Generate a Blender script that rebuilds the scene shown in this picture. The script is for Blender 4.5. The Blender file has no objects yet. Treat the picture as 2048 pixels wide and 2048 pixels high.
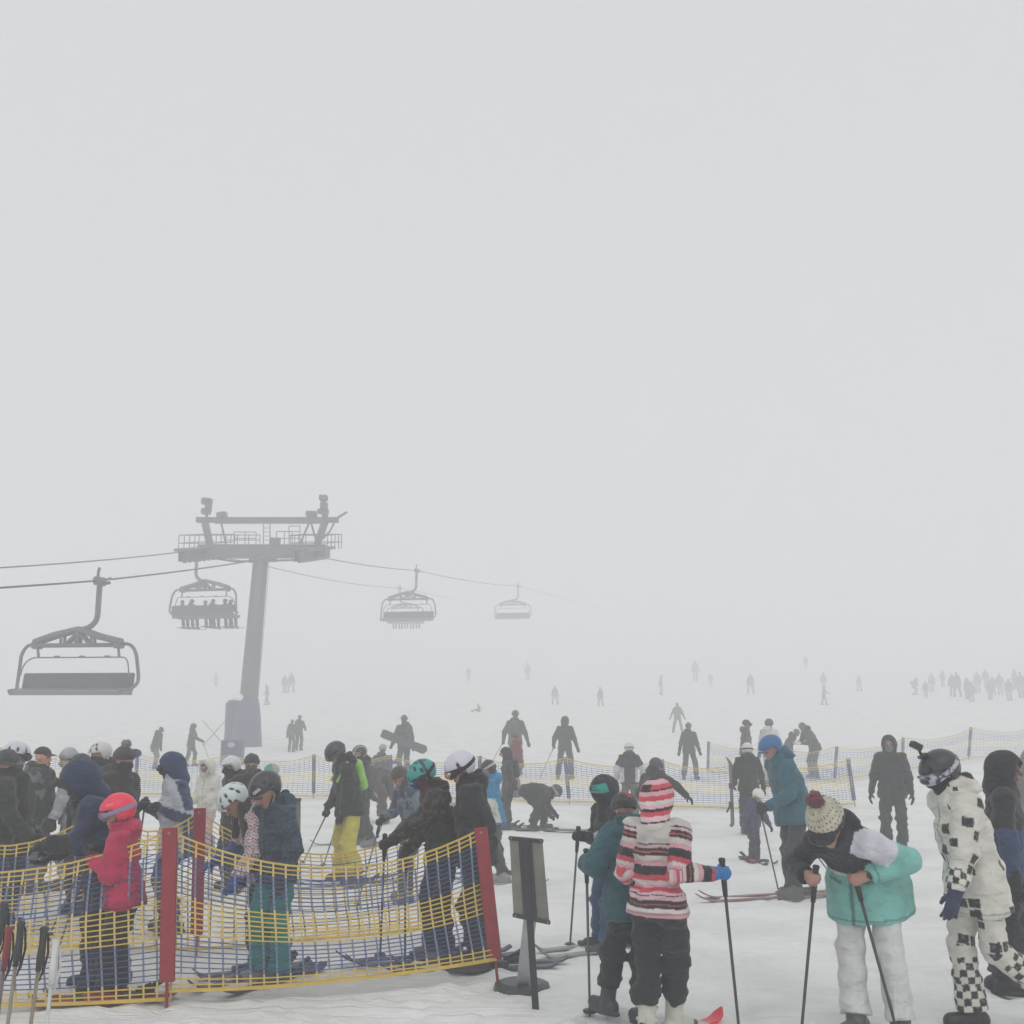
import bpy, math, random
import numpy as np
from mathutils import Vector, Matrix, Euler
random.seed(7); RNG = np.random.default_rng(11)
SC = bpy.context.scene; COL = SC.collection
R = math.radians
def lin(r, g, b):
    f = lambda c: ((c/255+.055)/1.055)**2.4 if c > 10 else c/255/12.92
    return np.array((f(r), f(g), f(b)))
# ------------------------------------------------------------------ camera geometry
CAMH, FPX, HOR = 1.93, 2150.0, 1410.0
PITCH = math.atan((HOR-1024)/FPX); CP, SP = math.cos(PITCH), math.sin(PITCH)
def w_at(py, d):
    t = (1024-py)/FPX
    return CAMH + d*(t*CP+SP)/(CP-t*SP)
def x_at(px, d, z):
    return (px-1024)/FPX*(d*CP+(z-CAMH)*SP)
def sstep(a, b, v):
    t = np.clip((v-a)/(b-a), 0, 1); return t*t*(3-2*t)
# ------------------------------------------------------------------ noise
TAB = RNG.random((32, 32, 32)).astype(np.float32)*2-1
def noise(p):
    i = np.floor(p).astype(int); f = p-i; f = f*f*(3-2*f); o = 0
    x0, y0, z0 = (i[:, 0] & 31, i[:, 1] & 31, i[:, 2] & 31); x1, y1, z1 = (x0+1) & 31, (y0+1) & 31, (z0+1) & 31
    fx, fy, fz = f[:, 0], f[:, 1], f[:, 2]
    a = TAB[x0, y0, z0]*(1-fx)+TAB[x1, y0, z0]*fx; b = TAB[x0, y1, z0]*(1-fx)+TAB[x1, y1, z0]*fx
    c = TAB[x0, y0, z1]*(1-fx)+TAB[x1, y0, z1]*fx; e = TAB[x0, y1, z1]*(1-fx)+TAB[x1, y1, z1]*fx
    return (a*(1-fy)+b*fy)*(1-fz)+(c*(1-fy)+e*fy)*fz
def base_terrain(x, y):
    z = -.25*sstep(7, 17, y)
    h = np.clip(y-48, 0, 92); z = z + .25*sstep(52, 66, y) + .00085*h*h + np.clip(y-140, 0, 400)*.156
    z = z + .52*sstep(8.5, 15, x)*sstep(25, 36, y)*(1-sstep(52, 80, y))
    z = z + .25*np.exp(-((x+12.4)**2+(y-52)**2)/9)
    return z
def terrain(x, y):
    x = np.atleast_1d(np.asarray(x, float)); y = np.atleast_1d(np.asarray(y, float)); z = base_terrain(x, y); pp = np.stack((x, y, x*0+1.5), 1); amp = np.clip(1.15-y/60, .25, 1)
    z = z+amp*(.03*noise(pp*.55)+.018*noise(pp*1.7+7)); return z if len(z) > 1 else z[0]
def ground_at(px, py):           # ground point seen at a photo pixel
    lo, hi = 3.0, 250.0
    f = lambda d: w_at(py, d)-float(terrain(x_at(px, d, w_at(py, d)), d))
    ds = np.linspace(3, 250, 2500); last = f(3.0)
    for d in ds:
        v = f(d)
        if v <= 0: return Vector((x_at(px, d, w_at(py, d)), d, w_at(py, d)))
    return None
# ------------------------------------------------------------------ materials
def newmat(name):
    m = bpy.data.materials.new(name); m.use_nodes = True
    nt = m.node_tree; return m, nt, nt.nodes['Principled BSDF']
def cmat(name, rough, bump=0, scale=60, var=.12, sheen=0, metallic=0, coat=0, sub=0):
    m, nt, b = newmat(name); N = nt.nodes.new; L = nt.links.new
    a = N('ShaderNodeAttribute'); a.attribute_name = 'tint'
    tc = N('ShaderNodeTexCoord'); n = N('ShaderNodeTexNoise'); n.inputs['Scale'].default_value = 9; n.inputs['Detail'].default_value = 4
    L(tc.outputs['Object'], n.inputs['Vector'])
    mr = N('ShaderNodeMapRange'); mr.inputs[1].default_value = .3; mr.inputs[2].default_value = .7; mr.inputs[3].default_value = 1-var; mr.inputs[4].default_value = 1+var
    L(n.outputs['Fac'], mr.inputs[0])
    mx = N('ShaderNodeVectorMath'); mx.operation = 'SCALE'; L(a.outputs['Color'], mx.inputs[0]); L(mr.outputs[0], mx.inputs['Scale'])
    L(mx.outputs[0], b.inputs['Base Color']); b.inputs['Roughness'].default_value = rough; b.inputs['Metallic'].default_value = metallic
    b.inputs['Sheen Weight'].default_value = sheen; b.inputs['Coat Weight'].default_value = coat
    if sub:
        b.inputs['Subsurface Weight'].default_value = sub; b.inputs['Subsurface Radius'].default_value = (.01, .004, .002)
    if bump:
        n2 = N('ShaderNodeTexNoise'); n2.inputs['Scale'].default_value = scale; n2.inputs['Detail'].default_value = 5; n2.inputs['Distortion'].default_value = .6
        mp = N('ShaderNodeMapping'); mp.inputs['Scale'].default_value = (1, 1, 1.7); L(tc.outputs['Object'], mp.inputs[0]); L(mp.outputs[0], n2.inputs['Vector'])
        bp = N('ShaderNodeBump'); bp.inputs['Strength'].default_value = bump; bp.inputs['Distance'].default_value = .03
        L(n2.outputs['Fac'], bp.inputs['Height']); L(bp.outputs[0], b.inputs['Normal'])
    return m
CLOTH = cmat('woven_cloth', .82, .85, 13, .12, .12)
SHELL = cmat('helmet_shell', .32, 0, 60, .05, 0, 0, .15)
PLAST = cmat('boot_plastic', .42, .15, 30, .15)
SKIN = cmat('skin', .5, .1, 80, .08, 0, 0, 0, .15)
FUZZ = cmat('knit_and_fur', .95, .9, 90, .22, .3)
METAL = cmat('painted_metal', .45, .1, 20, .15, 0, .1)
LENS = cmat('goggle_lens', .12, 0, 1, .02, 0, .35, .3)
NETM = cmat('net_plastic', .5, 0, 1, .1)
def mesh_obj(name, V, F, mat, parent=None, col=None, smooth=True):
    me = bpy.data.meshes.new(name); V = np.asarray(V, dtype=np.float32)
    if isinstance(F, np.ndarray):
        n, k = F.shape; me.vertices.add(len(V)); me.vertices.foreach_set('co', V.ravel())
        me.loops.add(n*k); me.loops.foreach_set('vertex_index', F.ravel().astype(np.int32))
        me.polygons.add(n); me.polygons.foreach_set('loop_start', np.arange(0, n*k, k, dtype=np.int32))
        me.update(calc_edges=True); me.validate()
    else:
        me.from_pydata([tuple(v) for v in V], [], F)
    if col is not None:
        a = me.attributes.new('tint', 'FLOAT_COLOR', 'POINT'); c = np.ones((len(V), 4), np.float32); c[:, :3] = col
        a.data.foreach_set('color', c.ravel())
    me.polygons.foreach_set('use_smooth', np.full(len(me.polygons), smooth)); me.materials.append(mat)
    o = bpy.data.objects.new(name, me); COL.objects.link(o)
    if parent is not None: o.parent = parent
    return o
def tag(o, label=None, cat=None, group=None, kind=None):
    for k, v in (('label', label), ('category', cat), ('group', group), ('kind', kind)):
        if v: o[k] = v
    return o
def empty(name, loc=(0, 0, 0), rz=0):
    o = bpy.data.objects.new(name, None); COL.objects.link(o); o.location = loc; o.rotation_euler = (0, 0, rz); o.empty_display_size = .2; return o
def copy_tree(o, parent=None):
    c = o.copy(); COL.objects.link(c)
    if parent: c.parent = parent
    for ch in list(o.children): copy_tree(ch, c)
    return c
# ------------------------------------------------------------------ hard surface builder
class MB:
    def __init__(s): s.V = []; s.F = []; s.C = []
    def add(s, V, F, c):
        o = len(s.V); s.V += [tuple(v) for v in V]; s.F += [tuple(i+o for i in f) for f in F]; s.C += [tuple(c)]*len(V); return s
    def box(s, c, size, col, rot=None, bev=.0):
        x, y, z = [k/2 for k in size]; b = min(bev, x*.9, y*.9, z*.9); V = []; rot = rot or Matrix.Identity(3)
        if b <= 0:
            for sx in (-1, 1):
                for sy in (-1, 1):
                    for sz in (-1, 1): V.append(Vector(c)+rot@Vector((sx*x, sy*y, sz*z)))
            return s.add(V, [(0, 1, 3, 2), (4, 6, 7, 5), (0, 4, 5, 1), (2, 3, 7, 6), (0, 2, 6, 4), (1, 5, 7, 3)], col)
        idx = {}
        for sx in (-1, 1):
            for sy in (-1, 1):
                for sz in (-1, 1):
                    for ax in range(3):
                        p = [sx*(x-b), sy*(y-b), sz*(z-b)]; p[ax] += (sx, sy, sz)[ax]*b
                        idx[(sx, sy, sz, ax)] = len(V); V.append(Vector(c)+rot@Vector(p))
        F = []
        for ax in range(3):
            u, v = [(1, 2), (2, 0), (0, 1)][ax]
            for sg in (-1, 1):
                q = []
                for a_, b_ in ((-1, -1), (1, -1), (1, 1), (-1, 1)):
                    k = [0, 0, 0]; k[ax] = sg; k[u] = a_; k[v] = b_; q.append(idx[(*k, ax)])
                F.append(q if sg > 0 else q[::-1])
        for ax in range(3):
            u, v = [(1, 2), (2, 0), (0, 1)][ax]
            for a_ in (-1, 1):
                for b_ in (-1, 1):
                    k0 = [0]*3; k1 = [0]*3; k0[ax] = -1; k1[ax] = 1
                    for k in (k0, k1): k[u] = a_; k[v] = b_
                    q = [idx[(*k0, u)], idx[(*k1, u)], idx[(*k1, v)], idx[(*k0, v)]]
                    F.append(q if a_*b_ < 0 else q[::-1])
        for sx in (-1, 1):
            for sy in (-1, 1):
                for sz in (-1, 1):
                    q = [idx[(sx, sy, sz, a)] for a in range(3)]; F.append(q if sx*sy*sz > 0 else q[::-1])
        return s.add(V, F, col)
    def tube(s, pts, r, col, n=8, cap=True, flat=1.0):
        pts = [Vector(p) for p in pts]; V = []; F = []; rr = r if isinstance(r, (list, tuple)) else [r]*len(pts); up = None
        for i, p in enumerate(pts):
            t = (pts[min(i+1, len(pts)-1)]-pts[max(i-1, 0)]).normalized()
            if up is None: up = t.cross(Vector((0, 0, 1)) if abs(t.z) < .9 else Vector((0, 1, 0))).normalized()
            up = (up-t*up.dot(t)).normalized(); v = t.cross(up)
            for k in range(n):
                a = 2*math.pi*(k+.5)/n; V.append(p+(up*math.cos(a)+v*math.sin(a)*flat)*rr[i])
        for i in range(len(pts)-1):
            for k in range(n): F.append((i*n+k, i*n+(k+1) % n, (i+1)*n+(k+1) % n, (i+1)*n+k))
        if cap: F.append(tuple(range(n))[::-1]); F.append(tuple(range((len(pts)-1)*n, len(pts)*n)))
        return s.add(V, F, col)
    def build(s, name, mat, parent=None, smooth=False):
        o = mesh_obj(name, s.V, s.F, mat, parent, np.array(s.C), smooth); return o
def arc(p0, p1, p2, n=8):
    p0, p1, p2 = map(Vector, (p0, p1, p2)); return [(1-t)**2*p0+2*t*(1-t)*p1+t*t*p2 for t in [i/n for i in range(n+1)]]
# ------------------------------------------------------------------ distance-field sculpting (smooth unions of tapered limbs), meshed with surface nets
class Prim:
    """kind 'rc': tapered limb with round ends; 'cyl': elliptic tapered loft with soft flat ends; rest: where the cloth sat before posing"""
    def __init__(s, kind, o, rot, L, a, b, sc=(1, 1, 1), tag='torso', rest=(0, 0, 0, 1), cuts=(), rnd=.03, k=None, neg=False):
        s.kind, s.o, s.R, s.L, s.a, s.b, s.sc, s.tag, s.rest, s.cuts, s.rnd, s.k, s.neg = kind, np.array(o, float), np.array(rot, float), max(L, 1e-4), a, b, np.array(sc, float), tag, rest, cuts, rnd, k, neg
    def local(s, p): return (p-s.o)@s.R        # rot columns are side, forward, up
    def d(s, p):
        q = s.local(p); h = np.clip(q[:, 2]/s.L, 0, 1)
        if s.kind == 'rc':
            u = q/s.sc; hh = np.clip(u[:, 2]*s.sc[2]/s.L, 0, 1); u = u.copy(); u[:, 2] -= hh*s.L/s.sc[2]
            r = (np.sqrt((u*u).sum(1))-(s.a+(s.b-s.a)*hh))*s.sc.min()
        else:
            w = s.a[0]+(s.b[0]-s.a[0])*h; e = s.a[1]+(s.b[1]-s.a[1])*h
            dr = (np.sqrt((q[:, 0]/w)**2+(q[:, 1]/e)**2)-1)*np.minimum(w, e); dz = np.maximum(-q[:, 2], q[:, 2]-s.L)
            A = dr+s.rnd; B = dz+s.rnd
            r = np.sqrt(np.maximum(A, 0)**2+np.maximum(B, 0)**2)+np.minimum(np.maximum(A, B), 0)-s.rnd
        for n, c in s.cuts: r = np.maximum(r, q@np.array(n, float)-c)
        return r
    def box(s):
        if s.kind == 'rc': m = max(s.a, s.b)*s.sc
        else: m = np.array((max(s.a[0], s.b[0]), max(s.a[1], s.b[1]), .01))
        lo = np.array((-m[0], -m[1], -m[2])); hi = np.array((m[0], m[1], s.L+m[2])); c = []
        for i in range(8): c.append(s.o+s.R@np.array([(lo, hi)[(i >> j) & 1][j] for j in range(3)]))
        c = np.array(c); return c.min(0), c.max(0)
CORN = np.array([[i & 1, (i >> 1) & 1, (i >> 2) & 1] for i in range(8)])
EDG = [(a, b) for a in range(8) for b in range(8) if a < b and bin(a ^ b).count('1') == 1]
def sculpt(prims, res, k=.02, fold=0, ff=(7, 7, 13), post=None):
    pos = [p for p in prims if not p.neg]; bx = [p.box() for p in pos]; pad = k+3*res
    lo = np.min([b[0] for b in bx], 0)-pad; hi = np.max([b[1] for b in bx], 0)+pad
    n = np.ceil((hi-lo)/res).astype(int)+1; F = np.full(n, 9.0, np.float32)
    ax = [lo[i]+res*np.arange(n[i]) for i in range(3)]
    for p in prims:
        b0, b1 = p.box(); m = pad if not p.neg else 2*res
        i0 = np.clip(np.floor((b0-m-lo)/res).astype(int), 0, n-1); i1 = np.clip(np.ceil((b1+m-lo)/res).astype(int)+1, 1, n)
        if (i1 <= i0).any(): continue
        sl = tuple(slice(a, b) for a, b in zip(i0, i1)); g = np.stack(np.meshgrid(ax[0][sl[0]], ax[1][sl[1]], ax[2][sl[2]], indexing='ij'), -1)
        d = p.d(g.reshape(-1, 3)).reshape(g.shape[:3]); kk = p.k or k; f = F[sl]
        if p.neg: F[sl] = np.maximum(f, -d)
        else:
            h = np.clip(.5+.5*(d-f)/kk, 0, 1); F[sl] = d*(1-h)+f*h-kk*h*(1-h)
    if fold:
        near = np.argwhere(np.abs(F) < .05+fold); P = lo+near*res
        v = noise(P*np.array(ff)+3.7)+.6*noise(P*np.array(ff)*2.3+9.1); v2 = 1-2*np.abs(noise(P*np.array(ff)*.8+21.3))
        F[near[:, 0], near[:, 1], near[:, 2]] += fold*(.6*v-.45*v2)
    if post is not None:
        near = np.argwhere(np.abs(F) < .06); F[near[:, 0], near[:, 1], near[:, 2]] += post(lo+near*res)
    S = F < 0; c = S[:-1, :-1, :-1].astype(np.int8)
    cnt = sum(S[i:n[0]-1+i, j:n[1]-1+j, l:n[2]-1+l].astype(np.int8) for i, j, l in CORN)
    act = np.argwhere((cnt > 0) & (cnt < 8))
    if not len(act): return None
    idm = np.full(n-1, -1, np.int32); idm[act[:, 0], act[:, 1], act[:, 2]] = np.arange(len(act))
    cv = np.stack([F[act[:, 0]+i, act[:, 1]+j, act[:, 2]+l] for i, j, l in CORN], 1)
    acc = np.zeros((len(act), 3)); num = np.zeros(len(act))
    for a, b in EDG:
        va, vb = cv[:, a], cv[:, b]; x = (va < 0) != (vb < 0); t = np.where(x, va/np.where(x, va-vb, 1), 0)
        acc += x[:, None]*(CORN[a]+t[:, None]*(CORN[b]-CORN[a])); num += x
    V = lo+(act+acc/num[:, None])*res; Q = []
    for a in range(3):
        u, v = (a+1) % 3, (a+2) % 3; s0 = [slice(None)]*3; s1 = [slice(None)]*3; s0[a] = slice(0, -1); s1[a] = slice(1, None)
        A, B = S[tuple(s0)], S[tuple(s1)]; e = np.argwhere(A != B); e = e[(e[:, u] > 0) & (e[:, v] > 0) & (e[:, u] < n[u]-1) & (e[:, v] < n[v]-1)]
        q = []
        for du, dv in ((-1, -1), (0, -1), (0, 0), (-1, 0)):
            c = e.copy(); c[:, u] += du; c[:, v] += dv; q.append(idm[c[:, 0], c[:, 1], c[:, 2]])
        q = np.stack(q, 1); fl = ~A[e[:, 0], e[:, 1], e[:, 2]]; q[fl] = q[fl][:, ::-1]; Q.append(q)
    return V, np.concatenate(Q)
def paint(V, prims, fn):
    """fn(rest xyz, tags, points) -> colours"""
    pos = [p for p in prims if not p.neg]; D = np.stack([p.d(V) for p in pos]); w = D.argmin(0); rest = np.zeros((len(V), 3)); tags = np.empty(len(V), dtype=object)
    for i, p in enumerate(pos):
        m = w == i
        if m.any():
            q = p.local(V[m]); rest[m] = q*np.array((1, 1, p.rest[3]))+np.array(p.rest[:3]); tags[m] = p.tag
    return fn(rest, tags, V)
def garment(name, prims, res, mat, parent, colour, s=1, k=.02, fold=0, ff=(7, 7, 13), post=None):
    r = sculpt(prims, res, k, fold, ff, post)
    if r is None: return None
    V, F = r
    c = paint(V, prims, colour) if callable(colour) else np.tile(colour, (len(V), 1))
    if mat is CLOTH: c = np.asarray(c)*(.45+.55*np.clip(np.asarray(c).max(1)/.4, 0, 1))[:, None]
    return mesh_obj(name, V*s, F, mat, parent, c)
def frame(y):                                     # rotation whose third column is the axis y
    z = Vector(y).normalized(); x = Vector((1, 0, 0)); x = (x-z*x.dot(z))
    if x.length < .2: x = Vector((0, 1, 0)); x = x-z*x.dot(z)
    x.normalize(); return np.array((x, z.cross(x), z)).T
def limb(a, b, ra, rb, **kw):
    a = Vector(a); b = Vector(b); return Prim('rc', a, frame(b-a), (b-a).length, ra, rb, **kw)
def ell(c, rot, r, **kw): return Prim('rc', c, rot, 0, 1, 1, sc=r, **kw)
FOG, EXPO = 0.0125, 0.0
# ------------------------------------------------------------------ people
BLACK = lin(26, 27, 31); SKINC = lin(174, 132, 116)
def axes(th=0, side=0, tw=0):
    M = Matrix.Rotation(R(tw), 3, 'Z')@Matrix.Rotation(R(side), 3, 'Y')@Matrix.Rotation(R(th), 3, 'X')
    return np.array([M@Vector((1, 0, 0)), M@Vector((0, -1, 0)), M@Vector((0, 0, 1))]).T
def ik(A, T, l1, l2, hint):
    A = np.array(A, float); T = np.array(T, float); v = T-A; D0 = np.linalg.norm(v); u = v/D0; D = np.clip(D0, abs(l1-l2)+.02, (l1+l2)*.998)
    a = (l1*l1-l2*l2+D*D)/(2*D); h = math.sqrt(max(l1*l1-a*a, 0)); p = np.array(hint, float); p = p-u*(p@u); p /= np.linalg.norm(p)+1e-9
    return A+u*a+p*h, A+u*D
class Sk: pass
def skeleton(ps):
    k = Sk(); lean, side, tw = ps.get('lean', 4), ps.get('side', 0), ps.get('tw', 0); hip = ps.get('hip', .95)
    k.P = np.array((ps.get('px', 0), ps.get('py', .02*lean/10), hip)); k.Ap = axes(lean*.4+ps.get('ptilt', 0), side*.3, tw*.2); k.Al = axes(lean*.75, side*.7, tw*.6); k.Ac = axes(lean*1.08, side, tw)
    k.J1 = k.P+.17*k.Al[:, 2]; k.J2 = k.J1+.18*k.Ac[:, 2]; k.N = k.J2+.16*k.Ac[:, 2]
    k.Ah = axes(lean*.7+ps.get('hp', 0), side*.6+ps.get('hs', 0), tw+ps.get('hy', 0)); hs = k.hs = ps.get('big', 1)
    k.H = k.N+.05*k.Ac[:, 2]+.118*hs*k.Ah[:, 2]+.012*k.Ah[:, 1]
    k.sh = {}; k.el = {}; k.wr = {}; k.hip = {}; k.kn = {}; k.an = {}; k.foot = {}
    for n, sg in (('L', 1), ('R', -1)):
        a = ps.get('arm'+n, {}); S = k.N-.045*k.Ac[:, 2]+sg*.168*k.Ac[:, 0]+.01*k.Ac[:, 1]
        t = np.array(a.get('t', (sg*.30, -.05, .86)), float)
        if a.get('rel'): t = S+k.Ac@np.array(a['rel'])
        E, W = ik(S, t, .29, .265, a.get('hint', (sg*.5, .7, -.5))); k.sh[n], k.el[n], k.wr[n] = S, E, W
        f = ps.get('foot'+n, (sg*.12, 0, 0, sg*8)); hj = k.P+sg*.09*k.Ap[:, 0]-.03*k.Ap[:, 2]; an = np.array((f[0], f[1], f[2]+.11)); hv = an-hj; mh = math.sqrt(max(.832**2-hv[2]**2, .0004)); hl_ = math.hypot(hv[0], hv[1])
        if hl_ > mh and abs(hv[2]) < .84: an[:2] = hj[:2]+hv[:2]*mh/hl_
        K, A = ik(hj, an, .43, .41, (sg*.12, -1, .1)); k.hip[n], k.kn[n], k.an[n], k.foot[n] = hj, K, A, f
    return k
def cyl(o, A, z0, z1, a, b, **kw):
    o = np.array(o)+A[:, 2]*z0; return Prim('cyl', o, A, z1-z0, a, b, **kw)
def jacket_prims(k, ps):
    f = ps.get('puff', 1); hl = ps.get('hem', .13); w = ps.get('wide', 1); r = lambda x, y: (x*w, y*w); bg = ps.get('baggy', 1); wf = 1+.35*max(0, f-1); w *= wf
    hA = axes(ps.get('hemtilt', ps.get('lean', 4)*.4+ps.get('ptilt', 0)), 0, 0); hw, hd = max(.212*w, .172*bg+.036)+ps.get('hemdeep', 0)*.45, max(.172*w, .128*bg+.046)+ps.get('hemdeep', 0)
    Pl = [
        cyl(k.P, hA, -hl, .06, (hw, hd), (hw*.91, hd*.92), tag='hem', rest=(0, 0, .95-hl, 1), rnd=.018),
        cyl(k.P, k.Al, -.05, .22, r(.187, .148), r(.183, .143), tag='torso', rest=(0, 0, .90, 1), rnd=.05),
        cyl(k.J1, k.Ac, -.05, .20, r(.186, .143), r(.2, .148), tag='torso', rest=(0, 0, 1.07, 1), rnd=.05),
        cyl(k.J2, k.Ac, -.05, .165, r(.2, .148), r(.135, .1), tag='torso', rest=(0, 0, 1.25, 1), rnd=.05),
        Prim('rc', k.sh['R'], frame(k.sh['L']-k.sh['R']), float(np.linalg.norm(k.sh['L']-k.sh['R'])), .072*f, .072*f, tag='yoke', rest=(0, 0, 1.42, 0)),
        cyl(k.N, k.Ac, -.03, ps.get('collar', .105), r(.094, .098), r(.078, .084), tag='collar', rest=(0, 0, 1.43, 1), rnd=.015)]
    for n, sg in (('L', 1), ('R', -1)):
        S, E, W = k.sh[n], k.el[n], k.wr[n]; la = float(np.linalg.norm(E-S)); lb = float(np.linalg.norm(W-E))
        Pl.append(Prim('rc', S, frame(E-S), la, .08*f, .066*f, tag='sleeve'+n, rest=(sg*.3, 0, 1.42, -1)))
        Pl.append(Prim('rc', E, frame(W-E), lb+.01, .067*f, .052*f, tag='sleeve'+n, rest=(sg*.3, 0, 1.42-la, -1), cuts=[((0, 0, 1), lb-.005)]))
    hd_ = ps.get('hood', 1)
    if hd_: Pl.append(ell(k.N-.105*k.Ac[:, 1]+(.045-.06*(1-hd_))*k.Ac[:, 2], k.Ac, (.125*hd_, .066*hd_, .085*hd_), tag='hood', rest=(0, -.1, 1.5, 1)))
    return Pl
def trouser_prims(k, ps):
    f = ps.get('baggy', 1); top = ps.get('wais', .08)
    Pl = [cyl(k.P, k.Ap, -.13, top, (.172*f, .128*f), (.168, .128), tag='seat', rest=(0, 0, .82, 1), rnd=.05)]
    for n, sg in (('L', 1), ('R', -1)):
        hj, K, A = k.hip[n], k.kn[n], k.an[n]; l1 = float(np.linalg.norm(K-hj)); l2 = float(np.linalg.norm(A-K))
        Pl.append(Prim('rc', hj, frame(K-hj), l1, .1*f, .083*f, tag='leg'+n, rest=(sg*.1, 0, .92, -1)))
        Pl.append(Prim('rc', K, frame(A-K), l2, .083*f, .088*f, tag='leg'+n, rest=(sg*.1, 0, .92-l1, -1), cuts=[((0, 0, 1), l2-ps.get('cuff', .03))]))
    return Pl
def boot_prims(k, n, ps):
    f = k.foot[n]; A = k.an[n]; M = Matrix.Rotation(R(f[3]), 3, 'Z')@Matrix.Rotation(R(f[4] if len(f) > 4 else 0), 3, 'X')
    fw = np.array(M@Vector((0, -1, 0))); up = np.array(M@Vector((0, 0, 1))); sd = np.array(M@Vector((1, 0, 0))); rt = np.array((sd, fw, up)).T
    sole = A-.11*up; c = [((0, 0, 1), 0)]; fr = np.array((np.cross(up, fw), up, fw)).T
    u = (k.kn[n]-A); u /= np.linalg.norm(u)
    Pl = [Prim('rc', A-.03*up, frame(u), .24, .062, .064, tag='shaft', cuts=[((0, 0, 1), ps.get('shaft', .2))]),
          Prim('rc', sole-.05*fw+.062*up, fr, .20, .062, .052, sc=(.9, 1, 1), tag='foot', cuts=[((0, -1, 0), .062)]),
          cyl(sole-.0*fw, rt, 0, .03, (.056, .165), (.058, .168), tag='sole', rnd=.006)]
    Pl[2].o = Pl[2].o+.035*fw
    if ps.get('buckles', 0):
        for z in (.07, .15, .21):
            c = A+u*(z-.02); sdn = np.cross(u, fw)
            for q in (1, -1): Pl.append(ell(c+sdn*q*.07+fw*.012, rt, (.012, .03, .011), tag='buckle', k=.004))
    return Pl, sole, fw, up
def hand_prims(W, y, nx, palm, fat, pose, cuff=True):
    y = y/np.linalg.norm(y); x = nx-y*(nx@y); x /= np.linalg.norm(x); z = np.cross(x, y)
    if z@palm < 0: z = -z
    rt = np.array((x, z, y)).T; ft = fat/.0095; Pl = []
    Pl.append(Prim('rc', W-.012*y, rt, .085, .031*ft**.4, .04*ft**.35, sc=(1, .5*ft**.5, 1), tag='palm', k=.012))
    if cuff: Pl.append(Prim('cyl', W-.055*y, rt, .075, (.056, .05), (.043, .036), tag='cuff', rnd=.008, k=.012))
    an = {'grip': (62, 140, 215), 'relax': (14, 38, 58), 'open': (4, 10, 16)}[pose]
    for i in range(4):
        L = (.95, 1.06, .98, .78)[i]; p = W+y*(.078+(.006, .01, .007, -.002)[i])+x*(-.03+.02*i)*(1.1 if fat > .011 else 1); sp = (i-1.5)*.05*(pose != 'grip')
        for j, l in enumerate((.042, .027, .021)):
            a = R(an[j]+(i*3 if pose == 'relax' else 0)); d = y*math.cos(a)+z*math.sin(a)+x*sp; d /= np.linalg.norm(d)
            Pl.append(limb(p, p+d*l*L, fat*(1.05-.07*j), fat*(.98-.09*j), tag='finger', k=.005)); p = p+d*l*L
    b = W+y*.022-x*.028+z*.008
    ds = [(.62, -.5, .6), (.72, -.02, .7)] if pose != 'grip' else [(.55, -.35, .76), (.45, .55, .6)]
    for j, dd in enumerate(ds):
        d = y*dd[0]+x*dd[1]+z*dd[2]; d /= np.linalg.norm(d); l = (.042, .034)[j]; Pl.append(limb(b, b+d*l, fat*(1.25-.15*j), fat*(1.1-.15*j), tag='finger', k=.008)); b = b+d*l
    return Pl, W+y*.07+z*(.022+fat*.9), x
def head_prims(k):
    A, H, s = k.Ah, k.H, k.hs; P = lambda x, f, u: H+A@(np.array((x, f, u))*s); Pl = [
        ell(P(0, -.012, .03), A, np.array((.076, .094, .092))*s, tag='head'), limb(P(0, .03, -.005), P(0, .055, -.085), .064*s, .034*s, tag='head'),
        limb(P(0, .088, .018), P(0, .109, -.022), .009*s, .0145*s, tag='nose', k=.008), limb(P(-.02, .088, -.056), P(.02, .088, -.056), .008*s, .008*s, tag='lips', k=.006),
        limb(P(-.032, .078, .032), P(.032, .078, .032), .014*s, .014*s, tag='head', k=.01)]
    for q in (1, -1):
        Pl.append(ell(P(q*.077, -.012, -.006), A, np.array((.010, .019, .03))*s, tag='head', k=.006))
        Pl.append(ell(P(q*.031, .083, .012), A, np.array((.013, .012, .01))*s, tag='eye', k=.003))
    return Pl
TIERS = [dict(b=.0095, j=.0115, t=.0125, g=.0055, h=.0075, bt=.0095), dict(b=.015, j=.0165, t=.018, g=.0085, h=.011, bt=.015),
         dict(b=.021, j=.025, t=.026, g=0, h=.018, bt=.026), dict(b=.03, j=.034, t=.036, g=0, h=.026, bt=.038)]
def const(c): return lambda r, t, p: np.tile(c, (len(p), 1))
def by_tag(base, **kw):
    def f(r, t, p):
        c = np.tile(np.array(base, float), (len(p), 1))
        for kk, v in kw.items(): c[np.array([str(x).startswith(kk) for x in t])] = v
        return c
    return f
def asfn(c): return c if callable(c) else const(np.array(c, float))
NP = [0]; FEET = []
def stitched(fn, hl):                             # zip, seams, pockets, hem and cuffs sewn into a jacket
    def f(r, t, p):
        c = np.array(fn(r, t, p), float); st = np.array([str(x)[:3] for x in t]); b = (st == 'hem') | (st == 'tor'); x, y, z = r.T; c0 = c.copy()
        c[b & (np.abs(x) < .010) & (y > .02)] *= .5; c[b & (np.abs(z-1.31) < .007)] *= .7; c[b & (z < .95-hl+.032) & (z > .95-hl+.020)] *= .6
        c[b & (y > .03) & (np.abs(np.abs(x)-.115) < .05) & (np.abs(z-.98-.25*(np.abs(x)-.115)) < .008)] *= .5; c[(st == 'sle') & (z < .912) & (z > .898)] *= .65
        return c
    return f
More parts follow.
